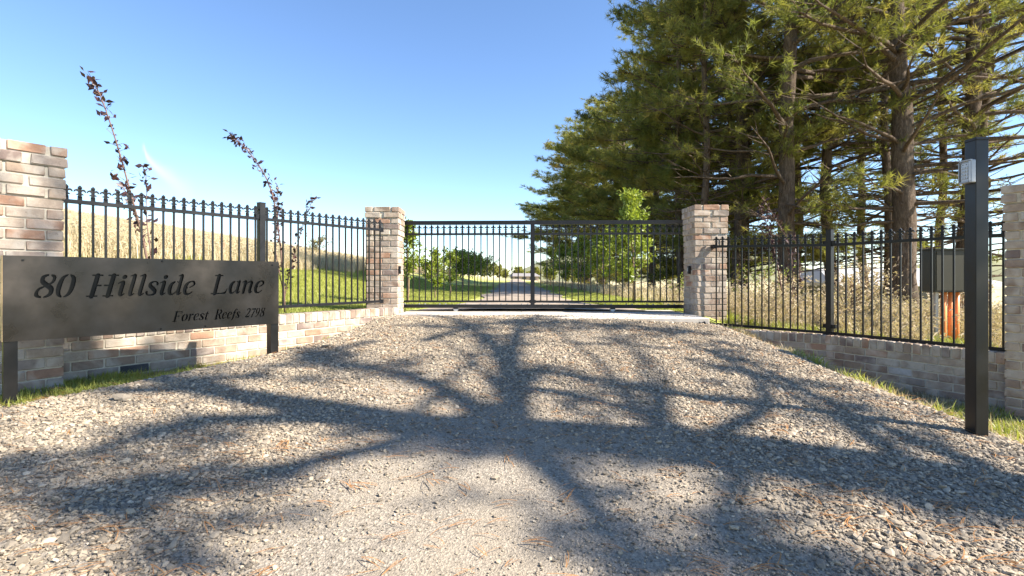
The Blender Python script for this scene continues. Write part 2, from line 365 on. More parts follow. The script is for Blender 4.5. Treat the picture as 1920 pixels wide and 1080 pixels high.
def pier(name, c, rz, ztop, zbot, label, ledge=True, special=()):
    """a 470 mm square brick pier, corbelled at the head"""
    root = empty(name, (c[0], c[1], zbot), rz); tag(root, label, 'brick pillar', 'brick pillars of the gateway')
    n = int(round((ztop-zbot)/C)); hgt = n*C
    mb = MB(); mb.box((0, 0, hgt/2-.02), (.446, .446, hgt-.04)); mb.box((0, 0, hgt-C-.006), (.48, .48, 2*C-.012)); mb.box((0, 0, hgt-3.5*C-.002), (.462, .462, 3*C-.008))
    mb.build('mortar', root, M_MORTAR)
    for k in range(n):
        e = .0
        j = n-1-k
        if ledge: e = .02 if j < 2 else (.011 if j < 5 else 0)
        z = k*C+C/2
        turn = (k % 2)*math.pi/2
        for side in (0, 1):
            a = turn+side*math.pi; ca, sa = math.cos(a), math.sin(a)
            for u in (-.12, .12):
                lx, ly = u+math.copysign(e, u), -(.18+e)
                brick(root, STR, (lx*ca-ly*sa, lx*sa+ly*ca, z), a, M_PALE if (k, side, u > 0) in special else None)
            lx, ly = .18+e, 0.0
            brick(root, STR, (lx*ca-ly*sa, lx*sa+ly*ca, z), a+math.pi/2)
    return root
pier('gate_pillar', (-1.946, 7.885), math.radians(1.5), 1.61, 1.61-20*C, 'pale brick pillar at the end of the gate, beside the sunlit low wall')
pier('gate_pillar', (2.89, 7.685), math.radians(1.5), 1.61, 1.61-20*C, 'tan brick pillar at the end of the gate nearer the pines, striped by the fence shadow')
LPC = np.array((-3.70, 4.23))-.235*LD-.235*LN
pier('end_pillar', LPC, math.atan2(LD[1], LD[0]), 1.62, 1.62-24*C, 'brown brick pillar behind the bronze name board', special={(15, 0, True)})
RPC = np.array((4.615, 4.80))+.235*D2-.235*N2
pier('end_pillar', RPC, math.atan2(-D2[1], -D2[0])+math.pi, 1.41, 1.41-27*C, 'brown brick pillar cut by the picture edge, behind the keypad post', special={(9, 0, False)})

def wall(name, pts, ztop, courses, label, specials):
    """low brick wall with a brick-on-edge coping; pts run along the fence line, drive side is +n"""
    p0 = pts[0]; root = empty(name, (p0[0], p0[1], ztop-.118-courses*C)); tag(root, label, 'brick wall', 'low brick walls beside the gate')
    zb = root.location.z
    for si in range(len(pts)-1):
        a, b = np.array(pts[si]), np.array(pts[si+1]); d = unit(b-a); L = np.linalg.norm(b-a)
        n = np.array((d[1], -d[0])); n = n if n @ (np.array((0., 4.))-a) > 0 else -n
        rz = math.atan2(d[1], d[0]); fl = n @ np.array((-math.sin(rz), math.cos(rz)))      # +1 when local +y faces the drive
        mb = MB(); mid = (a+b)/2-p0
        mb.box((mid[0], mid[1], courses*C/2+.04), (L+.06, .205, courses*C+.08), rz); mb.box((mid[0], mid[1], courses*C+.055), (L+.06, .213, .098), rz); mb.build('mortar', root, M_MORTAR)
        for k in range(courses):
            s = -.115 if k % 2 else 0.0
            while s < L-.02:
                s0, s1 = max(s, 0), min(s+.23, L); w = s1-s0
                if w > .06:
                    q = a-p0+d*(s0+w/2)+n*.056
                    lib = STR if w > .17 else HALF
                    m = None
                    for (u, cc, mm) in specials:
                        if cc == (si, k) and s0 <= u < s1: m = mm; lib = STR
                    o = brick(root, lib, (q[0], q[1], k*C+C/2), rz, m); o.scale.x = w/(.23 if lib is STR else .11)
                s += .24
        m = int(L/.0855); 
        for j in range(m):
            q = a-p0+d*((j+.5)*L/m); brick(root, ROW, (q[0], q[1], courses*C+.058), rz)
    return root
wl0 = LB+LD*-.02-LN*.0; wl1 = LA+LD*.20
wall('low_wall', [wl0, wl1], .11, 6, 'low sunlit brick wall running from the pale gate pillar behind the name board', [(.62, (0, 2), M_SLATE)])
wall('low_wall', [RA+D1*.0, RP, RB], -.17, 7, 'low shaded brick wall under the fence beside the keypad post', [(.75, (1, 4), M_PALE)])

# ------------------------------------------------------------------ fences and gate
def finial_mesh():
    """flat cast spear: pointed blade, two drooping leaves, collar"""
    half = [(.0, .122), (.010, .112), (.013, .098), (.008, .088), (.020, .092), (.031, .086), (.037, .070), (.034, .066), (.026, .076), (.016, .076), (.009, .068),
            (.010, .056), (.019, .052), (.022, .043), (.013, .044), (.009, .038), (.010, .024), (.013, .02), (.013, 0)]
    out = half+[(-x, z) for x, z in half[::-1] if x > 0]; t = .007
    n = len(out); mb = MB()
    bm = bmesh.new(); vs = [bm.verts.new((x, -t, z)) for x, z in out]; f = bm.faces.new(vs)
    r = bmesh.ops.extrude_face_region(bm, geom=[f]); bmesh.ops.translate(bm, verts=[g for g in r['geom'] if isinstance(g, bmesh.types.BMVert)], vec=(0, 2*t, 0))
    bmesh.ops.recalc_face_normals(bm, faces=bm.faces); bmesh.ops.triangulate(bm, faces=[f for f in bm.faces if len(f.verts) > 4])
    me = bpy.data.meshes.new('finial'); bm.to_mesh(me); bm.free()
    mb.lathe([(.0105, 0), (.0105, .02), (.015, .024), (.015, .032), (.009, .036), (.009, .09), (.013, .10), (.0, .124)], 8)
    bm = bmesh.new(); bm.from_mesh(me); bm.from_mesh(mb.mesh('finial_core')); bm.to_mesh(me); bm.free(); me.materials.append(M_BLACK); return me
FINIAL = finial_mesh(); _bars = {}
def picket(parent, x, y, zb, zt, rz, fin=True):
    """a square bar from zb up to the top rail zt with its spear head; coordinates local to the parent"""
    hgt = round(zt-zb, 2)
    if hgt not in _bars:
        mb = MB(); mb.box((0, 0, .5), (.0165, .0165, 1)); _bars[hgt] = mb.mesh('picket', M_BLACK)
    o = obj('picket', _bars[hgt], parent, (x, y, zb), (0, 0, rz)); o.scale = (1, 1, zt-zb)
    if fin:
        f = obj('finial', FINIAL, o, (0, 0, 1.0)); f.scale = (1.2, 1.2, 1.08/(zt-zb))
    return o
def fence(name, segs, posts, label):
    """segs: list of (a, b, (zbot_a, ztop_a), (zbot_b, ztop_b), n_pickets, margin_a, margin_b)"""
    o0 = np.array(segs[0][0]); root = empty(name, (o0[0], o0[1], 0)); tag(root, label, 'fence', 'black spear-topped fences')
    for a, b, za, zb, n, ma, mbb in segs:
        a, b = np.array(a), np.array(b); d = b-a; L = np.linalg.norm(d); rz = math.atan2(d[1], d[0])
        for w, k in ((.034, 1), (.034, 0)):
            m = MB(); m.bar((*(a-o0), za[k]), (*(b-o0), zb[k]), w, .034); m.build('top_rail' if k else 'bottom_rail', root, M_BLACK)
            for e, zz in ((a, za), (b, zb)):
                pass
        for i in range(n):
            s = ma+(L-ma-mbb)*i/(n-1); t = s/L; p = a-o0+d*t
            picket(root, p[0], p[1], za[0]+(zb[0]-za[0])*t, za[1]+(zb[1]-za[1])*t+.016, rz)
    for p, zlo, zhi, w, rz in posts:
        q = np.array(p)-o0; m = MB(); m.box((q[0], q[1], (zlo+zhi)/2), (w, w, zhi-zlo), rz); m.box((q[0], q[1], zhi+.004), (w+.006, w+.006, .008), rz)
        m.box((q[0], q[1], zlo+.006), (w+.07, w+.07, .012), rz); po = m.build('post', root, M_BLACK)
        for sg in (-1, 1):
            for zz in (zlo+.10, zhi-.16):
                m = MB(); dx = math.cos(rz)*sg*(w/2+.02); dy = math.sin(rz)*sg*(w/2+.02); m.box((q[0]+dx, q[1]+dy, zz), (.045, .05, .05), rz); m.build('bracket', po, M_BLACK)
    for e, zz in ((segs[0][0], segs[0][2]), (segs[-1][1], segs[-1][3])):
        for k in (0, 1):
            q = np.array(e)-o0; m = MB(); m.box((q[0], q[1], zz[k]), (.055, .055, .055), .3); m.build('bracket', root, M_BLACK)
    return root
E_ = EYE
LPst = LB+LD*np.linalg.norm(px(490, 400, 5.96).xy-Vector(LB)); lrz = math.atan2(LD[1], LD[0])
fence('spear_fence', [(LB, LPst, (E_-.36, E_+.667), (E_-.355, E_+.68), 19, .10, .07), (LPst, LA, (E_-.355, E_+.68), (E_-.35, E_+.693), 18, .07, .03)],
      [(LPst, .11, E_+.862, .068, lrz)], 'black spear-topped fence on the low sunlit wall behind the name board')
fence('spear_fence', [(RA, RP, (E_-.672, E_+.445), (E_-.705, E_+.410), 16, .04, .10), (RP, RB, (E_-.705, E_+.410), (E_-.706, E_+.413), 17, .10, .06)],
      [(RP, -.17, E_+.597, .066, math.atan2(D2[1], D2[0]))], 'black spear-topped fence on the shaded low wall in front of the pines')

def gate():
    yl, yr = 8.27, 8.08; xl, xr = -2.35, 3.15
    a = np.array((xl, yl)); b = np.array((xr, yr)); d = unit(b-a); rz = math.atan2(d[1], d[0])
    root = empty('sliding_gate', (xl, yl, 0), rz); tag(root, 'black spear-topped sliding gate closing the drive between the two brick pillars', 'gate')
    L = np.linalg.norm(b-a); zt = E_+.875
    def bar(nm, x0, x1, z, h, w, y=0.0):
        m = MB(); m.box(((x0+x1)/2, y, z), (x1-x0, w, h)); return m.build(nm, root, M_BLACK)
    bar('top_beam', 0, L, zt, .062, .055); bb = bar('bottom_beam', 0, L, E_-.462, .055, .06)
    xm = 2.35+.33; bar('bar_rail', .065, xm-.035, E_+.693, .032, .032); bar('bar_rail', xm+.035, L-.065, E_+.693, .032, .032)
    bar('lower_rail', .065, xm-.035, E_-.385, .03, .032); bar('lower_rail', xm+.035, L-.065, E_-.385, .03, .032)
    for x in (.032, xm, L-.032):
        m = MB(); m.box((x, 0, (zt-.031+E_-.4345)/2), (.066, .058, zt-.031-E_+.4345-.002)); m.box((x, -.001, E_-.385), (.10, .05, .05)); m.build('stile', root, M_BLACK)
    x = xm-.13
    while x > .09: picket(root, x, 0, E_-.385, E_+.709, 0); x -= .0995
    x = xm+.13
    while x < L-.09: picket(root, x, 0, E_-.385, E_+.709, 0); x += .0995
    mbt = MB(); mbt.lathe([(.0, .0), (.014, .0), (.014, .012), (.006, .016), (0, .018)], 8); bolt = mbt.mesh('bolt', M_GREY)
    x = .2
    while x < L: obj('bolt', bolt, bb, (x, -.015, E_-.434)); obj('bolt', bolt, bb, (x+.095, -.015, E_-.434)); x += .33
    for x in (1.45, 3.95):
        m = MB(); an = math.pi/2
        m.lathe([(0, -.02), (.038, -.02), (.045, -.012), (.036, 0), (.045, .012), (.038, .02), (0, .02)], 16); w = m.build('wheel', root, M_KEY, loc=(x, .0, .045), rot=(an, 0, 0))
        m = MB(); m.box((0, 0, 0), (.07, .05, .05)); m.build('bracket', w, M_BLACK, loc=(0, .025, 0))
    return root
gate()
m = MB(); m.box((.42, 8.19, .008), (5.15, .03, .012), math.radians(-1.98)); tag(obj('gate_track', m.mesh('gate_track', M_TIMBER)), 'thin steel track on the slab under the sliding gate', 'track')
def sensor(loc, rz, label):
    root = empty('gate_sensor', loc, rz); tag(root, label, 'sensor')
    m = MB(); m.box((0, 0, .06), (.055, .04, .12)); me = bevel(m.mesh('housing', M_BLACK), .012, 2); obj('housing', me, root)
    m = MB(); m.box((0, -.0215, .065), (.022, .004, .055)); m.build('lens', root, M_KEY); return root
sensor((-1.946+.255, 7.70, .60), math.radians(90), 'small black box on the side of the pale gate pillar')
sensor((2.89-.255, 7.62, .60), math.radians(-90), 'small black beam sensor with a pale lens on the tan gate pillar')

# far hills on the right
gx_ = np.linspace(-60, 900, 60); gy_ = np.linspace(420, 700, 12)
me, _ = sheet('hills', gx_, gy_, lambda x, y: -6+44*np.exp(-((y-560)/70)**2)*(.55+.25*np.sin(x/83)+.2*np.sin(x/37+1))*sstep(-60, 90, x), mat_plain('far_pasture', (.20,.20,.11), 1, .3, .03))
tag(obj('hills', me), None, None, None, 'structure')

# ------------------------------------------------------------------ name board
GLYPHS = {"8":[520,[[[189,-7],[230,-8],[230,37],[175,65],[150,84],[134,102],[127,116],[122,139],[120,161],[123,189],[134,220],[152,242],[191,270],[248,304],[326,252],[357,227],[370,207],[378,170],[377,134],[370,111],[357,92],[334,69],[303,48],[282,39],[280,-7],[284,-9],[302,-7],[360,2],[402,16],[430,29],[449,43],[470,66],[481,84],[493,116],[499,152],[499,198],[493,234],[479,275],[466,298],[443,325],[418,348],[375,380],[413,407],[437,439],[451,466],[460,493],[468,539],[465,584],[457,610],[449,625],[425,649],[390,666],[357,675],[311,680],[310,630],[343,608],[366,584],[374,566],[377,539],[376,502],[365,466],[350,443],[320,417],[199,493],[187,507],[178,530],[176,561],[178,575],[183,584],[216,616],[252,635],[255,639],[255,680],[252,682],[211,681],[170,675],[120,659],[103,648],[88,634],[73,611],[66,593],[60,561],[62,520],[72,480],[87,443],[106,416],[125,396],[195,343],[191,339],[134,313],[107,297],[80,275],[61,252],[40,211],[31,180],[25,134],[29,98],[39,70],[50,52],[66,35],[80,25],[125,5]]]],"0":[530,[[[210,-2],[234,-5],[235,39],[211,60],[193,84],[172,125],[163,157],[157,198],[154,257],[155,448],[161,511],[169,548],[181,575],[198,602],[218,625],[239,640],[240,680],[239,684],[211,680],[184,674],[152,661],[116,641],[88,616],[65,584],[43,534],[29,475],[21,416],[17,339],[20,266],[28,207],[38,166],[57,111],[75,80],[99,52],[130,29],[170,9]],[[280,-2],[284,-7],[293,-5],[348,8],[391,30],[420,52],[445,80],[463,111],[477,148],[492,207],[501,284],[503,357],[498,434],[488,493],[470,551],[452,589],[430,619],[393,648],[361,665],[334,674],[293,683],[289,683],[285,680],[285,639],[307,620],[328,593],[347,557],[357,525],[365,448],[367,302],[364,211],[354,143],[339,104],[321,75],[301,52],[282,39],[280,34]]]],"H":[740,[[[108,-52],[130,-56],[152,-52],[166,-45],[179,-34],[194,-7],[198,-5],[266,-4],[276,2],[282,16],[278,30],[266,38],[202,39],[198,39],[196,43],[198,316],[307,316],[310,320],[310,361],[307,364],[202,364],[196,366],[196,630],[266,632],[277,639],[282,652],[278,666],[266,674],[220,675],[193,675],[180,694],[164,707],[143,715],[125,716],[107,712],[93,705],[80,693],[66,675],[-2,675],[-16,668],[-22,657],[-20,643],[-7,632],[61,631],[64,625],[64,43],[61,39],[-7,38],[-18,30],[-22,20],[-21,11],[-16,2],[-2,-5],[66,-6],[71,-20],[81,-34],[93,-45]],[[538,-52],[561,-56],[584,-51],[609,-34],[625,-5],[693,-5],[706,2],[711,11],[710,25],[698,38],[630,39],[626,43],[626,625],[630,631],[698,632],[707,639],[712,652],[708,666],[698,674],[620,676],[611,691],[600,702],[584,711],[570,715],[548,715],[530,709],[514,698],[501,680],[498,675],[425,674],[412,666],[408,652],[413,639],[425,632],[494,630],[494,366],[489,364],[375,364],[370,361],[370,320],[370,317],[375,316],[493,316],[493,40],[425,38],[412,30],[408,16],[414,2],[425,-4],[493,-5],[511,-35],[525,-46]]]],"i":[280,[[[145,-11],[161,-14],[175,-14],[198,-4],[216,11],[261,59],[266,70],[261,81],[248,86],[198,59],[195,61],[194,261],[197,370],[192,425],[182,452],[163,475],[143,487],[116,490],[93,482],[57,459],[-1,411],[-6,398],[-1,389],[11,384],[70,404],[80,403],[71,143],[75,89],[86,52],[100,25],[120,2]],[[111,534],[139,530],[166,537],[189,555],[202,580],[205,607],[198,631],[182,652],[157,667],[130,670],[102,662],[80,643],[68,620],[65,593],[72,570],[88,548]]]],"l":[280,[[[156,-16],[180,-13],[202,0],[261,59],[266,70],[261,81],[248,86],[198,59],[195,61],[193,170],[196,552],[194,611],[187,652],[176,680],[157,699],[134,708],[116,707],[102,702],[81,684],[11,643],[7,639],[4,630],[7,620],[16,615],[70,622],[79,620],[71,175],[74,98],[83,52],[101,16],[111,3],[125,-7],[139,-13]]]],"s":[370,[[[151,-11],[189,-12],[234,-7],[270,2],[293,12],[311,26],[330,49],[342,80],[347,107],[346,134],[341,157],[331,180],[316,202],[287,234],[234,283],[148,347],[141,357],[138,370],[144,389],[166,410],[189,424],[211,429],[243,423],[264,411],[269,398],[271,357],[275,343],[284,331],[298,323],[320,322],[339,334],[348,352],[349,366],[346,375],[320,422],[307,439],[293,450],[270,461],[243,469],[189,474],[157,470],[120,460],[93,449],[70,433],[56,416],[43,389],[38,366],[39,339],[51,298],[64,275],[79,257],[166,177],[241,116],[250,93],[247,70],[225,53],[193,40],[161,34],[130,35],[107,42],[93,52],[89,66],[81,125],[66,143],[48,149],[25,143],[11,130],[6,111],[8,98],[28,57],[42,34],[59,16],[75,5],[98,-3]]]],"d":[480,[[[153,-16],[189,-12],[211,-3],[234,10],[275,45],[307,85],[322,39],[334,16],[357,-5],[384,-13],[407,-11],[426,-2],[449,20],[485,66],[483,80],[470,86],[461,83],[425,59],[422,66],[423,570],[420,625],[415,652],[409,670],[400,684],[384,699],[366,706],[348,706],[330,700],[311,684],[279,666],[246,643],[245,630],[248,625],[257,619],[307,624],[311,620],[309,443],[307,442],[270,459],[252,464],[250,461],[250,430],[252,425],[270,419],[289,406],[302,390],[309,375],[305,184],[286,139],[266,104],[239,72],[213,52],[198,46],[184,47],[173,57],[165,70],[147,134],[139,207],[139,270],[146,320],[154,343],[163,361],[176,380],[200,407],[200,461],[198,465],[166,459],[130,447],[104,434],[80,418],[57,396],[40,370],[26,339],[18,311],[10,252],[11,193],[19,148],[38,93],[61,46],[85,16],[116,-6],[134,-13]]]],"e":[420,[[[166,-16],[193,-17],[220,-14],[248,-7],[266,1],[289,16],[323,43],[361,76],[368,89],[366,98],[361,104],[352,108],[343,107],[275,59],[253,48],[239,44],[220,46],[202,51],[189,59],[176,70],[165,89],[153,125],[142,202],[148,206],[170,211],[170,248],[166,252],[148,249],[143,252],[151,311],[168,357],[188,389],[209,411],[230,425],[248,428],[275,420],[300,402],[316,375],[318,352],[304,330],[277,302],[248,280],[216,263],[216,219],[248,230],[302,256],[339,280],[368,307],[384,334],[389,357],[388,380],[381,402],[367,430],[348,451],[330,464],[311,471],[284,476],[239,475],[189,464],[134,444],[101,425],[75,402],[52,370],[33,325],[23,284],[17,225],[20,180],[32,125],[50,80],[71,43],[98,13],[134,-8]]]],"L":[580,[[[118,-52],[143,-56],[170,-49],[189,-34],[207,-6],[398,-7],[420,-14],[443,-7],[507,-6],[520,5],[528,34],[541,48],[544,57],[539,80],[562,180],[558,189],[548,192],[539,184],[498,80],[493,77],[407,51],[389,41],[207,41],[206,475],[206,630],[280,633],[289,641],[292,652],[290,661],[284,670],[270,675],[202,675],[190,693],[175,706],[157,714],[139,716],[120,713],[102,704],[89,691],[80,676],[7,675],[-7,667],[-12,657],[-10,643],[2,632],[70,631],[74,625],[74,43],[70,39],[11,37],[0,25],[-1,11],[4,2],[16,-5],[75,-6],[91,-34],[102,-44]]]],"a":[480,[[[153,-16],[189,-12],[225,4],[264,34],[298,72],[302,71],[313,43],[324,25],[343,4],[370,-10],[398,-11],[411,-5],[426,7],[473,61],[475,75],[470,82],[461,86],[452,84],[416,60],[412,66],[410,166],[414,434],[409,452],[398,469],[384,478],[370,483],[343,481],[320,467],[307,442],[275,458],[252,464],[250,461],[250,430],[252,425],[280,414],[293,402],[303,389],[298,230],[294,157],[270,110],[246,80],[220,57],[198,46],[189,46],[180,50],[169,61],[161,78],[147,134],[139,198],[139,266],[144,311],[154,343],[175,379],[200,407],[200,461],[198,465],[166,459],[130,447],[107,436],[70,410],[45,380],[31,352],[22,325],[11,266],[11,193],[22,139],[48,70],[77,25],[95,7],[116,-6],[134,-13]]]],"n":[480,[[[101,-20],[120,-24],[143,-19],[161,-5],[172,16],[178,302],[202,348],[225,372],[248,384],[275,391],[298,391],[306,384],[308,361],[300,275],[295,166],[296,102],[301,75],[309,52],[324,25],[339,8],[352,-3],[370,-10],[389,-12],[407,-8],[434,15],[475,66],[475,75],[470,82],[457,86],[416,60],[413,61],[410,107],[410,198],[411,261],[419,348],[417,384],[405,420],[393,438],[380,452],[361,463],[334,471],[307,471],[284,466],[257,454],[225,435],[202,415],[180,389],[175,425],[167,448],[155,466],[139,480],[120,488],[98,488],[80,481],[57,465],[-1,411],[-6,398],[-1,389],[11,384],[61,403],[67,402],[64,252],[66,25],[69,11],[77,-2],[89,-14]]]],"F":[550,[[[118,-52],[139,-56],[161,-52],[175,-46],[189,-35],[207,-5],[275,-4],[286,2],[291,11],[292,20],[289,29],[275,38],[207,40],[207,327],[343,328],[346,325],[348,264],[352,258],[361,256],[370,261],[374,270],[374,330],[381,343],[382,352],[374,370],[373,434],[366,443],[356,443],[347,434],[346,375],[343,372],[211,372],[206,375],[207,628],[480,626],[494,566],[510,493],[520,488],[530,493],[532,498],[524,652],[518,666],[507,673],[202,675],[190,693],[175,706],[157,714],[139,716],[120,713],[102,704],[89,691],[80,676],[76,675],[16,675],[2,666],[-2,657],[-1,648],[9,634],[20,631],[70,630],[74,625],[74,43],[70,39],[2,38],[-10,25],[-11,11],[-6,2],[7,-5],[75,-5],[91,-34],[102,-44]]]],"o":[450,[[[145,-11],[175,-12],[195,-7],[200,-2],[200,34],[189,40],[171,80],[151,148],[142,202],[140,266],[144,311],[154,343],[176,380],[210,416],[210,457],[208,461],[152,450],[111,436],[84,420],[67,407],[48,384],[38,366],[26,334],[19,307],[15,261],[17,207],[23,166],[36,120],[52,80],[73,43],[95,16],[119,-2]],[[241,7],[275,14],[316,29],[343,43],[368,61],[381,75],[400,102],[412,130],[421,161],[429,207],[431,248],[429,289],[423,325],[411,361],[394,398],[374,425],[352,445],[330,457],[307,464],[280,468],[250,466],[250,425],[261,416],[275,398],[290,370],[300,343],[308,298],[310,248],[305,189],[295,143],[275,104],[240,61]]]],"r":[360,[[[101,-20],[120,-24],[143,-19],[161,-5],[172,16],[178,320],[198,360],[209,375],[220,385],[252,399],[266,401],[297,370],[320,364],[334,366],[348,373],[358,384],[364,398],[365,420],[357,438],[330,460],[311,472],[293,478],[270,480],[252,475],[225,460],[198,437],[180,417],[176,420],[165,452],[146,475],[120,488],[93,487],[77,480],[48,458],[-1,411],[-6,402],[-1,389],[11,384],[61,403],[67,402],[64,252],[66,25],[69,11],[77,-2],[89,-14]]]],"t":[300,[[[151,-11],[175,-12],[198,-2],[247,43],[273,70],[276,80],[270,92],[257,96],[189,56],[186,61],[183,134],[190,411],[275,414],[286,420],[292,434],[288,448],[275,456],[193,457],[189,461],[185,516],[177,589],[166,598],[152,597],[143,589],[116,532],[102,498],[92,461],[89,457],[25,456],[16,452],[8,439],[10,425],[20,415],[85,411],[77,325],[70,175],[73,98],[84,57],[101,25],[122,2],[139,-7]]]],"R":[570,[[[108,-52],[130,-56],[152,-52],[166,-45],[179,-34],[194,-7],[198,-5],[257,-4],[266,2],[271,11],[272,20],[268,30],[257,38],[202,39],[198,39],[196,43],[196,311],[202,315],[252,314],[256,311],[372,80],[398,39],[425,9],[457,-10],[493,-17],[557,-11],[566,-6],[572,2],[574,16],[566,30],[522,61],[502,84],[460,184],[432,234],[402,271],[352,320],[375,325],[402,336],[425,351],[448,370],[472,398],[489,421],[502,448],[511,475],[514,498],[513,525],[501,570],[475,617],[456,639],[434,657],[407,670],[380,677],[339,679],[286,675],[285,625],[289,621],[348,598],[362,589],[372,575],[380,552],[386,525],[386,507],[382,484],[372,457],[360,434],[346,416],[334,405],[307,389],[234,357],[202,355],[196,357],[196,630],[239,632],[239,675],[193,675],[180,694],[164,707],[143,715],[125,716],[107,712],[93,705],[80,693],[66,675],[16,675],[7,670],[0,661],[-1,648],[9,634],[20,631],[61,631],[64,625],[64,43],[61,39],[2,38],[-8,30],[-12,16],[-7,3],[2,-4],[66,-6],[71,-20],[81,-34],[93,-45]]]],"f":[340,[[[11,-152],[20,-154],[61,-152],[98,-143],[125,-123],[149,-89],[175,-30],[196,57],[205,130],[226,411],[316,414],[325,419],[331,430],[330,445],[324,452],[316,456],[234,457],[230,461],[244,570],[254,611],[261,623],[270,632],[280,636],[284,635],[310,575],[325,564],[343,561],[361,567],[373,580],[379,598],[376,616],[366,629],[334,660],[302,681],[280,686],[257,687],[234,683],[216,675],[198,663],[184,648],[157,602],[134,539],[116,457],[39,457],[26,452],[20,443],[18,434],[20,425],[34,414],[113,411],[80,-30],[75,-66],[70,-84],[61,-93],[16,-106],[1,-116],[-3,-125],[-2,-139],[2,-146]]]],"2":[500,[[[301,2],[389,2],[407,8],[421,20],[433,43],[433,70],[453,166],[453,175],[448,182],[439,184],[430,180],[370,111],[366,109],[161,113],[154,116],[360,316],[389,348],[410,375],[432,416],[450,475],[455,520],[451,566],[441,598],[420,629],[393,652],[357,670],[307,684],[252,689],[207,685],[166,673],[120,648],[95,620],[76,589],[48,530],[46,516],[52,504],[66,496],[75,497],[84,501],[132,566],[157,590],[198,609],[220,614],[239,614],[257,610],[280,599],[305,580],[320,561],[325,548],[326,530],[320,480],[311,448],[298,420],[257,355],[182,252],[75,117],[48,109],[27,93],[17,70],[17,48],[23,34],[33,20],[48,11],[61,7]]]],"7":[480,[[[194,-39],[211,-38],[230,-31],[243,-20],[253,-7],[258,7],[287,161],[326,275],[379,402],[452,558],[475,568],[489,580],[497,598],[498,620],[493,634],[481,648],[466,656],[452,659],[89,659],[70,655],[52,641],[43,625],[41,611],[46,584],[41,498],[47,489],[52,486],[61,488],[66,491],[111,561],[370,561],[375,558],[302,439],[235,320],[199,248],[177,189],[158,111],[141,16],[145,-2],[157,-20],[175,-33]]]],"9":[520,[[[69,-2],[84,-6],[193,23],[243,41],[293,69],[331,102],[375,155],[411,216],[438,275],[455,348],[471,475],[472,502],[466,539],[448,586],[419,625],[384,653],[339,671],[298,678],[289,678],[285,675],[285,634],[309,616],[328,593],[339,575],[346,548],[348,520],[346,484],[338,443],[328,416],[305,375],[280,339],[261,316],[243,301],[230,297],[220,300],[207,315],[193,338],[178,380],[170,416],[167,461],[170,502],[176,534],[186,557],[207,589],[239,620],[239,673],[180,661],[125,637],[101,620],[88,607],[75,589],[61,561],[52,531],[46,489],[47,448],[52,407],[61,380],[74,352],[93,322],[116,295],[139,275],[157,262],[175,254],[198,249],[220,250],[243,255],[321,284],[310,248],[288,198],[268,161],[244,130],[220,108],[189,87],[70,27],[64,20],[62,11]]]]}
def sign():
    dl = 3.5; a = np.array((-(955/960)*dl, dl)); sd = unit(np.array((.656, .755))); Ls = 1.885; hgt = .595; zb = E_-.444
    rz = math.atan2(sd[1], sd[0]); root = empty('name_board', (a[0], a[1], Hs(*a)), rz); z0 = zb-root.location.z
    tag(root, 'dark bronze metal name board with cut-out lettering on two steel legs', 'sign')
    cu = bpy.data.curves.new('plate', 'CURVE'); cu.dimensions = '2D'; cu.fill_mode = 'BOTH'; cu.extrude = .0025
    def poly(pts):
        s = cu.splines.new('POLY'); s.points.add(len(pts)-1)
        for p, q in zip(s.points, pts): p.co = (q[0], q[1], 0, 1)
        s.use_cyclic_u = True
    poly([(0, 0), (Ls, 0), (Ls, hgt), (0, hgt)])
    def text(runs, v0, cap):
        k = cap/.67
        for word, u0, u1 in runs:
            nat = sum(GLYPHS[c][0] for c in word)/1000*k; av = u1-u0-.12*cap; kx = min(1.0, av/nat); extra = (av-nat*kx)/max(1, len(word)-1); u = u0
            for c in word:
                adv, polys = GLYPHS[c]
                for P in polys: poly([(u+(x/1000*kx+.24*y/1000)*k, v0+y/1000*k) for x, y in P])
                u += adv/1000*k*kx+extra
    text([('80', .145, .385), ('Hillside', .445, 1.178), ('Lane', 1.29, 1.755)], .298, .166)
    text([('Forest', 1.0, 1.277), ('Reefs', 1.318, 1.537), ('2798', 1.573, 1.755)], .076, .082)
    co = bpy.data.objects.new('tmp', cu); COL.objects.link(co); dg = bpy.context.evaluated_depsgraph_get()
    me = bpy.data.meshes.new_from_object(co.evaluated_get(dg)); me.name = 'plate'; bpy.data.objects.remove(co)
    me.materials.clear(); me.materials.append(M_BRONZE)
    obj('plate', me, root, (0, -.0025, z0), (math.pi/2, 0, 0))
    m = MB(); m.box((Ls/2, .014, z0+hgt/2), (Ls-.16, .004, hgt-.05)); m.build('backing_sheet', root, M_GLOSS)
    for u in (.039, Ls-.036):
        p = a+sd*u; zg = Hs(p[0], p[1])-root.location.z-.06
        m = MB(); m.box((u, .046, (zg+z0+hgt-.004)/2), (.072, .088, z0+hgt-.004-zg)); o = m.build('leg', root, M_POST)
    m = MB(); m.box((-.0025, .044, z0+hgt/2), (.005, .092, hgt-.002)); m.build('edge_strip', root, mat_plain('raw_edge', (.36,.26,.14), .6, .2))
    mb = MB(); mb.lathe([(0, .006), (.006, .006), (.008, .003), (.008, 0)], 10); bm_ = mb.mesh('bolt', M_POST)
    for u, v in ((.10, hgt-.03), (.93, hgt-.02), (.92, .022), (Ls-.06, hgt-.035), (1.25, .02)):
        obj('bolt', bm_, root, (u, -.0055, z0+v), (math.pi/2, 0, 0))
sign()

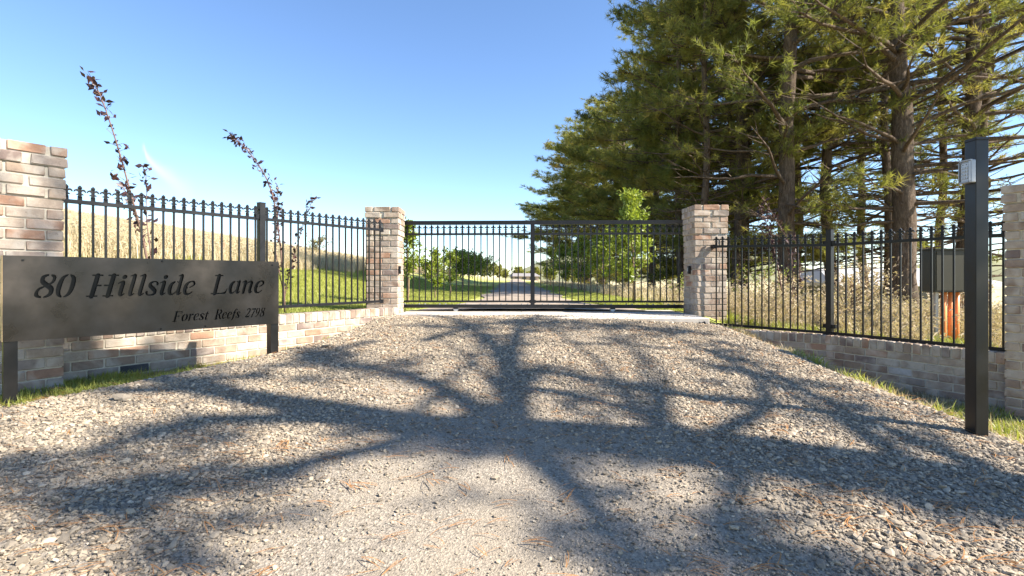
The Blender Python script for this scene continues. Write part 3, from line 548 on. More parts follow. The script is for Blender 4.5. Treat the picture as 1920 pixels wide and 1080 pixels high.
# ------------------------------------------------------------------ keypad post
def keypad():
    d = 3.2; x0 = (1830-960)/960*d; w = .08; zt = E_+(520-262)/960*d; zg = Hs(x0, d)
    root = empty('keypad_post', (x0+w/2, d+w/2, zg)); tag(root, 'tall black square steel post standing at the gravel edge', 'post')
    m = MB(); m.box((0, 0, (zt-zg-.1)/2), (w, w, zt-zg+.1)); obj('post', bevel(m.mesh('post', M_POST), .004, 2), root)
    m = MB(); m.box((0, 0, zt-zg+.008), (w+.006, w+.006, .02)); obj('cap', bevel(m.mesh('cap', M_BLACK), .004), root)
    zk = E_+(520-320)/960*d
    k = empty('keypad', (x0, d+.04, zk-.07)); tag(k, 'silver grey entry keypad with twelve keys on the black post', 'keypad')
    m = MB(); m.box((-.016, 0, .07), (.032, .082, .145)); obj('housing', bevel(m.mesh('housing', M_GREY), .006, 2), k)
    m = MB(); m.box((-.0335, 0, .066), (.003, .056, .112)); m.build('key_plate', k, M_KEY)
    n = 9; pts = [(-.036-.010*math.sin(math.pi*i/(n-1)), -.041+.082*i/(n-1)) for i in range(n)]      # curved rain hood
    m = MB(); v = []
    for p, q in pts: v += [(p, q, .136), (p, q, .143), (-.02, q, .136), (-.02, q, .143)]
    F = []
    for i in range(n-1):
        a, b = 4*i, 4*i+4; F += [(a, b, b+1, a+1), (a+1, b+1, b+3, a+3), (a+2, a, b, b+2)[::-1] if False else (a, a+2, b+2, b)]
    m.add(v, F+[(0, 1, 3, 2), (4*n-4, 4*n-2, 4*n-1, 4*n-3)]); m.build('rain_hood', k, M_GREY)
    m = MB(); 
    for s in (-1, 1): m.box((-.037, s*.036, .068), (.010, .006, .128))
    m.box((-.037, 0, .004), (.010, .078, .007)); m.build('rim', k, M_GREY)
    mk = MB(); mk.box((0, 0, 0), (.005, .0125, .014)); km = bevel(mk.mesh('key', M_KEY), .0015)
    for r in range(4):
        for c in range(3): obj('key', km, k, (-.0365, (c-1)*.0172, .03+r*.0215))
    for y in (-.012, .012):
        m = MB(); m.box((-.0355, y, .114), (.002, .006, .004)); m.build('indicator', k, M_BLACK)
keypad()

# ------------------------------------------------------------------ meter box behind the fence
def meter_box():
    d = 6.9; xl = (1752-960)/960*d; xr = (1815-960)/960*d; zt = E_+(520-468)/960*d; zb = E_+(520-548)/960*d; zg = Hs((xl+xr)/2, d)
    root = empty('meter_box', ((xl+xr)/2, d, zg)); tag(root, 'olive green electrical box on orange conduits among dead weeds behind the fence', 'meter box')
    w = xr-xl; m = MB(); m.box((0, .12, (zt+zb)/2-zg), (w, .24, zt-zb)); obj('cabinet', bevel(m.mesh('cabinet', M_OLIVE), .006), root)
    m = MB(); m.box((-.02, -.004, (zt+zb)/2-zg), (w-.09, .008, zt-zb-.05)); m.build('door', root, M_OLIVE)
    m = MB(); m.box((0, .11, zt-zg+.008), (w+.03, .29, .014)); m.build('lid', root, M_OLIVE)
    m = MB(); m.box((w/2-.02, -.006, (zt+zb)/2-zg), (.03, .006, zt-zb-.02)); m.build('edge_trim', root, M_GREY)
    for dx, r in ((-.02, .035), (.075, .03), (.16, .03)):
        m = MB(); m.tube([(dx, .1, -.1), (dx, .1, .35), (dx+.005, .1, zb-zg+.02)], r, 12); m.build('conduit', root, M_ORANGE, smooth=True)
    m = MB(); m.box((-.1, .13, (zb-zg)/2), (.04, .04, zb-zg+.1)); m.build('post', root, M_GREY)
meter_box()

# ------------------------------------------------------------------ far buildings
def gable(name, c, rz, sx, sy, wall_h, roof_h, mw, mr, label, wins):
    root = empty(name, (c[0], c[1], Hs(*c)-(.7 if name == 'house' else .2)), rz); tag(root, label, 'building')
    m = MB(); m.box((0, 0, wall_h/2), (sx, sy, wall_h)); m.build('wall', root, mw)
    o = .6; x, y = sx/2+o, sy/2+o; zb, zt = wall_h-.1, wall_h+roof_h
    m = MB(); m.add([(-x,-y,zb),(x,-y,zb),(x,y,zb),(-x,y,zb),(-x,-y,zb+.18),(x,-y,zb+.18),(x,y,zb+.18),(-x,y,zb+.18),(-x+1.2,0,zt),(x-1.2,0,zt)],
        [(0,3,2,1),(0,1,5,4),(1,2,6,5),(2,3,7,6),(3,0,4,7),(4,5,9,8),(5,6,9),(6,7,8,9),(7,4,8)]); rf = m.build('roof', root, mr)
    m = MB(); m.box((0, -y-.06, zb+.09), (2*x, .12, .2)); m.build('gutter', rf, mr if name == 'house' else mat_plain('gutter_white', (.75,.74,.72), .5, .05))
    for (wx, wz, ww, wh) in wins:
        m = MB(); m.box((wx, -sy/2-.02, wz), (ww+.16, .06, wh+.16)); f = m.build('window', root, M_TIMBER)
        m = MB(); m.box((wx, -sy/2-.055, wz), (ww, .02, wh)); m.build('pane', f, mat_metal('window_glass', (.02,.025,.03), .08, .6))
    return root
gable('house', (4.8, 200), .1, 10, 9, 2.0, 1.2, mat_plain('brown_brick_far', (.30,.25,.20), .9), mat_plain('grey_roof', (.24,.22,.21), .8), 'low house with a wide grey roof at the end of the road', [(-3.4, 1.2, 1.4, 1.0), (-.6, 1.2, 1.6, 1.0), (2.6, 1.1, 2.2, 1.4)])
gable('shed', (23.5, 33), -.05, 8.5, 6, 2.1, 1.0, mat_plain('green_grey_wall', (.20,.21,.16), .9), mat_plain('pale_roof', (.42,.42,.42), .6), 'low farm shed with a pale roof seen between the pines', [(-2.4, 1.2, 1.2, .9), (1.2, 1.2, 1.8, .9)])

# ------------------------------------------------------------------ vegetation builders
def leaves(P, D, size, rng, ratio=.5, fold=.25):
    """one pointed, folded leaf (4 triangles) at each point P along direction D"""
    n = len(P); D = D/np.maximum(np.linalg.norm(D, axis=1, keepdims=True), 1e-6)
    R = rng.normal(size=(n, 3)); S = np.cross(D, R); S /= np.maximum(np.linalg.norm(S, axis=1, keepdims=True), 1e-6); N = np.cross(D, S)
    L = (size*rng.uniform(.7, 1.25, n))[:, None]; W = L*ratio*.5
    v = np.stack([P, P+D*L*.42+S*W+N*W*fold, P+D*L*.42-S*W+N*W*fold, P+D*L, P+D*L*.45], 1)
    b = (np.arange(n)*5)[:, None]
    F = np.concatenate([b+np.array([[0, 1, 4]]), b+np.array([[1, 3, 4]]), b+np.array([[0, 4, 2]]), b+np.array([[4, 3, 2]])])
    return v.reshape(-1, 3), F
def needles(P, D, L, W, k, rng, spread=.8):
    """tufts: k thin blades fanned round direction D at each point P"""
    n = len(P); D = D/np.maximum(np.linalg.norm(D, axis=1, keepdims=True), 1e-6)
    P = np.repeat(P, k, 0); D0 = np.repeat(D, k, 0); m = n*k
    d = D0+rng.normal(size=(m, 3))*spread; d /= np.linalg.norm(d, axis=1, keepdims=True); d[:, 2] -= .12
    s = np.cross(d, rng.normal(size=(m, 3))); s /= np.linalg.norm(s, axis=1, keepdims=True)
    l = (L*rng.uniform(.65, 1.2, m))[:, None]; w = W*.5
    P = P-D0*rng.uniform(0, .75, m)[:, None]*L
    v = np.stack([P+s*w, P-s*w, P+d*l], 1); return v.reshape(-1, 3), np.arange(m*3).reshape(-1, 3)
def pine(seed, height, trunk_r, crown_r, base, dens=1.0, lean=(0, 0), k=15, L=.27, W=.021, fill=1.0, thin=0.0, rnd=.72, dead=.16):
    """trunk mesh (with limbs) and crown mesh of one radiata pine, foot at the origin"""
    rng = np.random.default_rng(seed); wood = MB()
    n = 14; t = np.linspace(0, 1, n); wob = np.cumsum(rng.normal(0, .10, (n, 2)), 0)*height/24
    tp = np.stack([lean[0]*t*height+wob[:, 0], lean[1]*t*height+wob[:, 1], t*height-.3], -1); tr = trunk_r*(1-t)**.75*(1+.35*np.exp(-t*28))+.03
    wood.tube(tp, tr, 10)
    TP, TD = [], []
    z = base
    while z < height*.97:
        for _ in range(rng.integers(3, 5)):
            f = (z-base)/(height-base); zz = z+rng.uniform(-.3, .3)
            c = np.array([np.interp(zz, tp[:, 2], tp[:, 0]), np.interp(zz, tp[:, 2], tp[:, 1]), zz])
            R = crown_r*(min(1, .62+f*1.6) if f < .3 else (1-(f-.3)/.72)**rnd)*rng.uniform(.6, 1.15)
            if R < .4: R = .4
            az = rng.uniform(0, 2*math.pi)
            if thin and math.sin(az) < -.15 and rng.random() < thin: continue
            el = rng.uniform(-.12, .32)+.35*f; m = 7; s = np.linspace(0, 1, m)
            h_ = np.stack([np.cos(az+.35*np.sin(s*2.2)*rng.normal()), np.sin(az+.35*np.sin(s*2.2)*rng.normal())], -1)
            bp = c+np.concatenate([h_*(s*R)[:, None], (R*(el*s-.22*s*s+.16*s**3)+rng.normal(0, .04, m)*s*R*.5)[:, None]], 1)
            br = max(.018, min(.12, trunk_r*.26*(R/crown_r)))*(1-s)**.8+.008
            wood.tube(bp, br, 5, cap=False)
            bare = rng.random() < ((.42 if dead < .2 else .85) if f < dead else .06)
            nb = int(R*2.6*dens*(.4 if bare else 1))+2
            for sb in rng.uniform(.26, 1.0, nb):
                p = np.array([np.interp(sb, s, bp[:, q]) for q in range(3)]); a2 = az+rng.choice((-1, 1))*rng.uniform(.35, 1.15)
                l2 = (.35+.38*R*(1-sb*.72))*rng.uniform(.5, 1.1); q = np.linspace(0, 1, 4); up = rng.uniform(-.08, .42)
                tw = p+np.stack([np.cos(a2)*l2*q, np.sin(a2)*l2*q, l2*(up*q+.15*q*q)], -1)
                wood.tube(tw, .014*(1-q)+.005, 3, cap=False)
                if bare and rng.random() < .75: continue
                nt = max(3, int(l2*5.2*fill))
                qs = rng.uniform(.3, 1.02, nt); base_p = np.stack([np.interp(qs, q, tw[:, e]) for e in range(3)], -1)
                jit = rng.normal(0, .13, (nt, 3))*np.array([1, 1, .7]); TP.append(base_p+jit)
                dd = np.tile(tw[-1]-tw[0], (nt, 1))/l2+jit*2.6+np.array([0, 0, .38]); TD.append(dd)
        z += rng.uniform(.42, .8)*height/20
    P = np.concatenate(TP); D = np.concatenate(TD)
    v, F = needles(P, D, L, W, k, rng)
    return wood.mesh('trunk', M_BARK, smooth=True), tri_mesh('crown', v, F, M_PINE), len(F)
def plant_pine(kind, loc, rz, sc, label, lean=None):
    root = empty('pine_tree', (loc[0], loc[1], Hs(*loc)), rz); root.scale = (sc[0], sc[0], sc[1])
    tag(root, label, 'pine tree', 'tall pines beside the gateway')
    obj('trunk', PINES[kind][0], root); obj('crown', PINES[kind][1], root); return root
PINES = [pine(11, 21, .29, 5.2, 2.2, .85, k=20, L=.26, W=.018, fill=.85, dead=.3), pine(12, 20, .19, 4.4, 2.0, .9, k=20, L=.26, W=.020, fill=1.0, dead=.28), pine(13, 22, .27, 5.2, 2.4, .8, (.05, .0), k=20, L=.26, W=.018, fill=.85, dead=.3),
         pine(14, 17.5, .2, 5.6, .9, 1.35, k=17, L=.30, W=.030, fill=1.4, rnd=.45), pine(15, 18.5, .2, 5.2, 1.4, 1.25, k=17, L=.30, W=.030, fill=1.25, rnd=.5), pine(16, 19, .15, 3.4, 2.2, .75, k=20, L=.26, W=.020, fill=.9, dead=.35)]
print('pine tris', [q[2] for q in PINES])
def young_tree(seed, hgt, rad, label, loc, name='young_tree', group='young trees lining the road', n=620, stem=.28, mat=M_PEAR, size=.075):
    rng = np.random.default_rng(seed); root = empty(name, (loc[0], loc[1], Hs(*loc))); tag(root, label, 'tree', group)
    w = MB(); k = 6; t = np.linspace(0, 1, k); tp = np.stack([.03*np.sin(t*5+seed), .03*np.cos(t*4+seed)-.03, t*hgt*.96-.05], -1); w.tube(tp, .028*hgt/2*(1-t*.8), 7)
    P, D = [], []
    for _ in range(int(26+hgt*8)):
        f = rng.uniform(stem, .97); R = rad*(math.sin(min(1, (f-stem)/(1-stem)*1.15+.18)*math.pi*.92)**.7+.06)*rng.uniform(.6, 1.15); az = rng.uniform(0, 6.283)
        c = np.array([np.interp(f, t, tp[:, 0]), np.interp(f, t, tp[:, 1]), f*hgt*.96-.05]); e = c+np.array([math.cos(az)*R, math.sin(az)*R, R*rng.uniform(.5, 1.1)])
        w.tube([c, (c+e)/2+np.array([0, 0, -.04*R]), e], [.008, .006, .003], 4, cap=False)
        m = int(n/30); q = rng.uniform(.25, 1.05, m)[:, None]; p = c+(e-c)*q+rng.normal(0, .05*hgt/2, (m, 3)); P.append(p); D.append((e-c)/R*.6+rng.normal(0, .7, (m, 3))+np.array([0, 0, -.25]))
    v, F = leaves(np.concatenate(P), np.concatenate(D), size, rng)
    w.build('trunk', root, M_TIMBER, smooth=True); obj('crown', tri_mesh('crown', v, F, mat), root); return root
def whip(name, label, stems, d, seed, n_leaf, size=.075, gap=(.35, 1.0)):
    """sapling of thin leaning stems given as pixel paths at depth d"""
    rng = np.random.default_rng(seed); p0 = px(*stems[0][0], d); root = empty(name, (p0.x, d, Hs(p0.x, d))); tag(root, label, 'sapling', 'purple-leaved plum saplings'); o = np.array(root.location)
    w = MB(); P, D = [], []
    for si, st in enumerate(stems):
        pts = np.array([px(x, y, d+.10*si+.05*i*(1 if si % 2 else -1)) for i, (x, y) in enumerate(st)])-o
        if si == 0: pts[0, 2] = -.05
        u = np.linspace(0, 1, len(pts)); uu = np.linspace(0, 1, 14); pp = np.stack([np.interp(uu, u, pts[:, q]) for q in range(3)], -1)
        ker = np.array([.25, .5, .25])
        for _ in range(2): pp[1:-1] = .25*pp[:-2]+.5*pp[1:-1]+.25*pp[2:]
        w.tube(pp, .013*(1-uu*.78) if si == 0 else .008*(1-uu*.7), 6)
        n = n_leaf if si == 0 else int(n_leaf*.6); q = rng.uniform(gap[0] if si == 0 else .1, gap[1], n)
        b = np.stack([np.interp(q, uu, pp[:, e]) for e in range(3)], -1); tg = np.gradient(pp, axis=0); tg = np.stack([np.interp(q, uu, tg[:, e]) for e in range(3)], -1); tg /= np.linalg.norm(tg, axis=1, keepdims=True)
        b1 = b+tg*rng.uniform(.0, .06, n)[:, None]+rng.normal(0, .03, (n, 3))
        for c0, c1 in zip(b, b1): w.tube([c0, c1], [.003, .002], 3, cap=False)
        P.append(b1); D.append(tg*.35+rng.normal(0, .75, (n, 3))+np.array([0, 0, -.1]))
    v, F = leaves(np.concatenate(P), np.concatenate(D), size, rng, .55)
    w.build('trunk', root, M_TWIG, smooth=True); obj('crown', tri_mesh('crown', v, F, M_PLUM), root)

# pines in view, then the two whose shade falls on the forecourt
for a in [
    (0, (12.0, 15.5), 2.1, (1.05, 1.05), 'thick-trunked pine nearest the meter box'),
    (2, (14.8, 17.4), .3, (1.0, 1.0), 'leaning pine behind the keypad post'),
    (1, (11.7, 19.0), 4.0, (.95, 1.05), 'slim straight pine rising behind the fence post'),
    (0, (8.9, 16.8), 5.2, (.9, 1.0), 'stout pine behind the reddish sapling'),
    (1, (13.4, 24.0), 1.0, (1.0, .95), 'pine half hidden behind the stout pine'),
    (4, (8.85, 20.0), 2.9, (.9, 1.05), 'pine just beside the tan gate pillar'),
    (2, (12.4, 27.0), 3.6, (.9, .9), 'thin pine deep in the stand behind the tan gate pillar'),
    (3, (8.6, 24.5), .6, (.88, 1.02), 'bushy pine rising straight above the tan gate pillar'),
    (4, (8.3, 30.0), 4.4, (.95, .88), 'tall pine behind the bright young tree'),
    (3, (7.9, 36.5), 1.7, (1.0, .82), 'dense pine above the middle of the gate half nearer the pines'),
    (4, (7.7, 43.0), 5.6, (1.2, .86), 'pine second from the far end of the stand'),
    (3, (7.6, 51.0), 3.3, (1.35, .92), 'farthest pine, its low branches reaching over the gate post'),
    (1, (18.5, 20.0), 2.2, (1.1, 1.0), 'pine at the picture edge beyond the end pillar'),
    (5, (9.9, 21.5), 1.2, (1.0, 1.0), 'thin young pine between the stout pine and the tan gate pillar'),
    (5, (17.2, 25.0), 3.2, (1.1, 1.0), 'thin pine between the slim straight pine and the thick-trunked pine'),
    (5, (15.6, 21.0), 5.0, (1.0, 1.05), 'thin pine close beside the thick-trunked pine'),
    (5, (8.2, 18.6), .7, (.9, .95), 'slender pine in front of the stout pine, next to the gate pillar'),
    (5, (12.8, 17.6), 4.4, (.9, 1.0), 'slender pine just beside the slim straight pine'),
    (5, (19.5, 23.0), 1.9, (1.1, 1.0), 'slender pine between the keypad post and the end pillar'),
    (5, (6.9, 18.0), 2.0, (.8, .8), 'thin dark pine seen through the gate beside the bright young tree'),
    (5, (7.0, 21.5), 4.0, (.9, .9), 'second thin pine seen through the gate bars beside the tan pillar'),
]: plant_pine(*a)
# the big pine beside the forecourt: trunk and limbs stand in space where the sun throws them on the gravel
def shade_pine():
    rng = np.random.default_rng(77); wood = MB(); TP = []; X0 = 9.6
    S = np.array(SUN)
    def ground(xp, yp):
        d = 3.0
        for _ in range(25): d = .5*d+.5*max(1.2, min(8, (EYE-Hs((xp-960)/960*d, d))*960/(yp-520)))
        return np.array([(xp-960)/960*d, d, Hs((xp-960)/960*d, d)])
    def lift(G, xt): return G+S*((xt-G[0])/S[0])
    trunk = [lift(ground(*q), X0) for q in ((1760, 905), (1500, 862), (1250, 832), (1000, 812), (760, 795), (560, 760), (400, 735), (230, 722))]
    root = np.array([X0, trunk[0][1]-.1, -1.1]); tp = np.array([root, root*.5+trunk[0]*.5]+trunk+[trunk[-1]+np.array([0, .1, 2.0])]); tl = np.linspace(0, 1, len(tp))
    wood.tube(tp, .34*(1-tl*.82)+.02, 12)
    limbs = [([(960, 810), (952, 700), (922, 640), (865, 606), (790, 590)], .10, 1.0, 40), ([(955, 720), (962, 640), (972, 610), (1010, 592)], .07, -1.0, 30),
        ([(960, 760), (985, 690), (1040, 700), (1121, 714), (1280, 742), (1400, 752)], .08, 1.3, 34), ([(930, 790), (977, 726), (1073, 743), (1170, 767), (1290, 806)], .09, -1.2, 30),
        ([(930, 800), (833, 728), (736, 697), (640, 690), (560, 676)], .09, .8, 60), ([(1300, 835), (1440, 765), (1420, 715), (1350, 660)], .07, .5, 50), ([(1600, 880), (1920, 905), (1697, 822), (1604, 784), (1500, 733), (1390, 672)], .08, -.6, 60),
        ([(660, 790), (500, 782), (400, 790), (300, 802), (180, 850), (0, 885)], .10, -1.0, 70), ([(760, 820), (600, 872), (450, 880), (300, 895), (150, 915), (0, 930)], .06, 1.4, 40),
        ([(640, 850), (480, 905), (142, 930), (245, 982), (346, 1075)], .06, -1.3, 50), ([(1000, 850), (1064, 905), (1120, 962), (1180, 1040), (1262, 1085)], .09, .9, 36), ([(1400, 870), (1330, 990), (1420, 1050), (1560, 1080)], .05, 1.6, 60),
        ([(790, 640), (900, 606), (1050, 604), (1180, 612), (1300, 622)], .05, .4, 90), ([(700, 640), (620, 660), (560, 672), (430, 715)], .05, -.5, 60)]
    for pts, r, off, n in limbs:
        u = np.linspace(0, 1, len(pts)); P = np.array([lift(ground(*q), X0+off*1.4*s+rng.normal(0, .08)) for q, s in zip(pts, u)])
        uu = np.linspace(0, 1, 16); pp = np.stack([np.interp(uu, u, P[:, e]) for e in range(3)], -1)
        for _ in range(2): pp[1:-1] = .25*pp[:-2]+.5*pp[1:-1]+.25*pp[2:]
        wood.tube(pp, r*(1-uu*.8)+.008, 7, cap=False)
        q = rng.uniform(.3, 1.03, n); b = np.stack([np.interp(q, uu, pp[:, e]) for e in range(3)], -1)
        b2 = b[:int(n*.45)]; TP.append(np.repeat(b2, 2, 0)+rng.normal(0, .10, (len(b2)*2, 3)))
        for k in range(int(n/9)):
            c = b[k]; e = c+rng.normal(0, .55, 3)*np.array([.9, .8, .6])+np.array([0, 0, .15]); wood.tube([c, (c+e)/2+rng.normal(0, .04, 3), e], [.016, .011, .005], 4, cap=False)
            TP.append(c+(e-c)*rng.uniform(.4, 1.1, 5)[:, None]+rng.normal(0, .08, (5, 3)))
    def clump(G, n, rad):
        c = lift(np.array(G), X0+rng.uniform(-1.2, 1.2)); TP.append(c+rng.normal(0, rad, (n, 3)))
        j = np.argmin(np.abs(tp[:, 2]-(c[2]-.6))); wood.tube([tp[j], tp[j]*.45+c*.55+np.array([0, 0, -.15]), c], [.05, .03, .01], 5, cap=False)
    for x_, y_ in ((680, 805), (740, 830), (820, 838), (900, 842), (980, 842), (1060, 846), (800, 800), (900, 805), (1150, 850), (1250, 860), (1350, 872), (1470, 890), (1600, 912), (1740, 945), (1880, 980), (1700, 900), (600, 775), (330, 735)): clump(ground(x_, y_), 9, .13)
    for x_, y_ in ((790, 612), (900, 610), (1020, 612), (1130, 612), (1240, 622), (1340, 650), (1180, 640)): clump(ground(x_, y_), 17, .15)
    for G in ((-3.8, 4.15, .3), (-3.8, 4.15, .9), (-3.85, 4.05, 1.4), (-3.6, 4.3, .6), (-3.4, 3.6, .3), (-3.2, 3.8, .0), (-3.0, 4.05, .35), (-2.8, 4.25, .1), (-2.6, 4.5, .4), (-2.45, 4.7, .15), (-3.2, 3.8, .5), (-2.4, 4.8, .5)): clump(G, 30, .2)
    P = np.concatenate(TP); v, F = needles(P, rng.normal(0, 1, P.shape)+np.array([0, 0, .5]), .17, .02, 13, rng)
    o = empty('pine_tree', tuple(root)); tag(o, 'big pine beside the forecourt whose shadow lies across the gravel', 'pine tree')
    M = Vector(-root)
    w = wood.mesh('trunk', M_BARK, smooth=True); w.transform(Matrix.Translation(M)); c = tri_mesh('crown', v, F, M_PINE); c.transform(Matrix.Translation(M))
    obj('trunk', w, o); obj('crown', c, o)
shade_pine()

for i, (x, d, hgt, rad, lab) in enumerate([
    (-2.12, 10.4, 1.75, .34, 'young leafy tree close behind the pale gate pillar'), (-1.93, 12.7, 1.32, .30, 'small young tree with a bare pale stem on the lawn, second from the pale pillar'),
    (-2.05, 17.0, 1.45, .42, 'third young tree from the pale pillar along the lawn'), (-2.2, 20.5, 1.7, .55, 'fourth young tree from the pale pillar along the lawn'), (-2.3, 24.5, 1.8, .65, 'fifth young tree from the pale pillar along the lawn'),
    (-2.4, 29.0, 1.9, .8, 'sixth young tree from the pale pillar along the lawn'), (-2.3, 34.0, 2.0, .95, 'seventh young tree from the pale pillar along the lawn'), (-2.2, 41.0, 2.0, 1.1, 'farthest young tree in the row on the lawn')]):
    young_tree(50+i, hgt, rad, lab, (x, d), n=1300 if i < 3 else 1500, size=.08 if i < 3 else .11)
for i, (x, d, hgt, rad, lab) in enumerate([
    (2.42, 10.3, 2.3, .43, 'bright yellow-green young tree standing in front of the pines'), (2.75, 15.5, 2.0, .42, 'second young tree along the pine side of the road'),
    (2.7, 20.0, 2.2, .48, 'third young tree along the pine side of the road'), (2.6, 26.0, 2.3, .55, 'fourth young tree along the pine side of the road'), (2.5, 33.0, 2.4, .6, 'farthest young tree along the pine side of the road')]):
    young_tree(70+i, hgt, rad, lab, (x, d), n=2300 if i == 0 else 1300, size=.085 if i == 0 else .11, stem=.24)
whip('plum_sapling', 'tall purple-leaved plum sapling leaning over the fence near the brown pillar', [[(287, 606), (278, 480), (262, 425), (243, 355), (226, 290), (203, 218), (184, 165), (172, 147)], [(282, 560), (284, 480), (272, 400), (277, 350), (268, 312)], [(272, 455), (255, 410), (232, 350), (210, 325)]], 5.7, 5, 95, .075, (.2, 1.0))
whip('plum_sapling', 'purple-leaved plum sapling behind the fence post, its reddish tip bent over', [[(535, 600), (530, 500), (520, 400), (508, 345), (482, 302), (455, 272), (434, 256)], [(533, 560), (545, 500), (566, 430), (586, 376)], [(530, 540), (515, 470), (522, 400), (519, 345)]], 7.0, 6, 120, .07, (.2, 1.0))
whip('plum_sapling', 'reddish plum sapling behind the fence beside the tan gate pillar', [[(1474, 612), (1466, 540), (1452, 470), (1440, 428), (1427, 392)], [(1480, 600), (1490, 520), (1480, 450), (1462, 425), (1445, 395), (1430, 372)], [(1484, 600), (1500, 540), (1498, 480), (1490, 440)]], 8.6, 8, 150, .07)
rs = np.random.default_rng(3)
for i, (xp, yt, yb, d, lab) in enumerate([(151, 424, 500, 11.5, 'weathered timber post in the dry grass beside the brown pillar'), (417, 455, 500, 15.0, 'short weathered timber post in the dry grass left of the fence post')]):
    p = px(xp, yt, d); zg = Hs(p.x, d); m = MB(); m.tube([(0, 0, -.2), (.005, .01, (p.z-zg)*.5), (.01, 0, p.z-zg)], [.062, .058, .054], 9)
    tag(obj('timber_post', m.mesh('timber_post', M_TIMBER), None, (p.x, d, zg)), lab, 'post', 'old paddock posts')
young_tree(91, 1.5, 1.0, 'round pale grey-green bush on the dry hillside', (-13.6, 36), 'hill_bush', 'bushes on the hill', 900, .12, mat_leaf('sage_leaves', [(.3, (.20,.20,.10)), (.6, (.36,.33,.20)), (.8, (.45,.42,.28))], .3), .12)
# far tree line
for i in range(44):
    x = -20+i*(3.6 if i < 22 else 6.2)+rs.uniform(-1.5, 1.5)-(57 if i >= 22 else 0)+(rs.uniform(20, 40) if i >= 22 else 0); y = 230+rs.uniform(-20, 30)-(110 if i >= 22 else 0)
    young_tree(120+i, rs.uniform(3.2, 7), rs.uniform(1.8, 3.2), 'distant tree on the skyline far beyond the gateway', (x, y), 'distant_tree', 'distant trees on the skyline', 420, .05, M_PINE, .9)

# ------------------------------------------------------------------ scattered stuff (geometry-node instances on points)
def scatter(name, P, rot, scl, lib, kind='stuff', label=None):
    n = len(P); me = bpy.data.meshes.new(name); me.vertices.add(n); me.vertices.foreach_set('co', np.asarray(P, np.float32).ravel())
    a = me.attributes.new('rot', 'FLOAT_VECTOR', 'POINT'); a.data.foreach_set('vector', np.asarray(rot, np.float32).ravel())
    a = me.attributes.new('scl', 'FLOAT_VECTOR', 'POINT'); a.data.foreach_set('vector', np.asarray(scl, np.float32).ravel())
    a = me.attributes.new('idx', 'INT', 'POINT'); a.data.foreach_set('value', RNG.integers(0, len(lib), n).astype(np.int32))
    o = obj(name, me); c = bpy.data.collections.new(name+'_pieces')
    for i, m in enumerate(lib): c.objects.link(bpy.data.objects.new('%s_piece_%02d' % (name, i), m))
    g = bpy.data.node_groups.new(name, 'GeometryNodeTree'); g.interface.new_socket('Geometry', in_out='INPUT', socket_type='NodeSocketGeometry'); g.interface.new_socket('Geometry', in_out='OUTPUT', socket_type='NodeSocketGeometry')
    N = g.nodes; i_ = N.new('NodeGroupInput'); o_ = N.new('NodeGroupOutput'); ci = N.new('GeometryNodeCollectionInfo'); ci.inputs[0].default_value = c; ci.inputs['Separate Children'].default_value = True; ci.inputs['Reset Children'].default_value = True
    ip = N.new('GeometryNodeInstanceOnPoints'); ip.inputs['Pick Instance'].default_value = True
    def att(nm, tp):
        q = N.new('GeometryNodeInputNamedAttribute'); q.data_type = tp; q.inputs[0].default_value = nm; return next(s for s in q.outputs if s.enabled and s.name == 'Attribute')
    g.links.new(i_.outputs[0], ip.inputs['Points']); g.links.new(ci.outputs[0], ip.inputs['Instance']); g.links.new(att('idx', 'INT'), ip.inputs['Instance Index'])
    g.links.new(att('rot', 'FLOAT_VECTOR'), ip.inputs['Rotation']); g.links.new(att('scl', 'FLOAT_VECTOR'), ip.inputs['Scale']); g.links.new(ip.outputs[0], o_.inputs[0])
    md = o.modifiers.new('scatter', 'NODES'); md.node_group = g
    tag(o, label, None, None, kind); return o
def stone_mesh(i):
    r = random.Random(100+i); bm = bmesh.new(); bmesh.ops.create_icosphere(bm, subdivisions=1, radius=1)
    for v in bm.verts: v.co = Vector((v.co.x*r.uniform(.75, 1.15), v.co.y*r.uniform(.55, .9), v.co.z*r.uniform(.22, .42)))
    for _ in range(3):                                     # knock flat facets off
        nrm = Vector((r.uniform(-1, 1), r.uniform(-1, 1), r.uniform(-.6, .9))).normalized(); dd = r.uniform(.42, .62)
        bmesh.ops.bisect_plane(bm, geom=bm.verts[:]+bm.edges[:]+bm.faces[:], plane_co=nrm*dd, plane_no=nrm, clear_outer=True)
        bmesh.ops.holes_fill(bm, edges=[e for e in bm.edges if e.is_boundary])
    me = bpy.data.meshes.new('stone'); bm.to_mesh(me); bm.free(); me.materials.append(M_STONE); return me
STONES = [stone_mesh(i) for i in range(10)]
def pts_in(n, x0, x1, y0, y1, keep):
    x = RNG.uniform(x0, x1, n); y = RNG.uniform(y0, y1, n); k = keep(x, y); return x[k], y[k]
def track(x, y):            # compacted wheel path, fines instead of loose stone
    return np.clip(np.exp(-((x-(-.15+.1*(y-2)))/.8)**2)*sstep(4.4, 2.4, y)*.95+.35*np.exp(-((x+.8)/.35)**2)+.3*np.exp(-((x-.9)/.35)**2), 0, 1)
x, y = pts_in(620000, -5.6, 3.7, .4, 7.3, lambda x, y: (edge(x, y) > -.03-.12*RNG.random(len(x))) & (np.abs(x)/np.maximum(y, .1) < 1.7+2*(y < 2)) & (RNG.random(len(x)) < (1-track(x, y)*.97)*(.55+.45*sstep(-.5, .3, lump(x, y, 1.3, 9)))))
n = len(x); e = edge(x, y); s = np.exp(RNG.normal(math.log(.0078), .48, n))*(1-.4*track(x, y))*(1+.35*sstep(.5, 0, e)); s = np.clip(s, .003, .030)
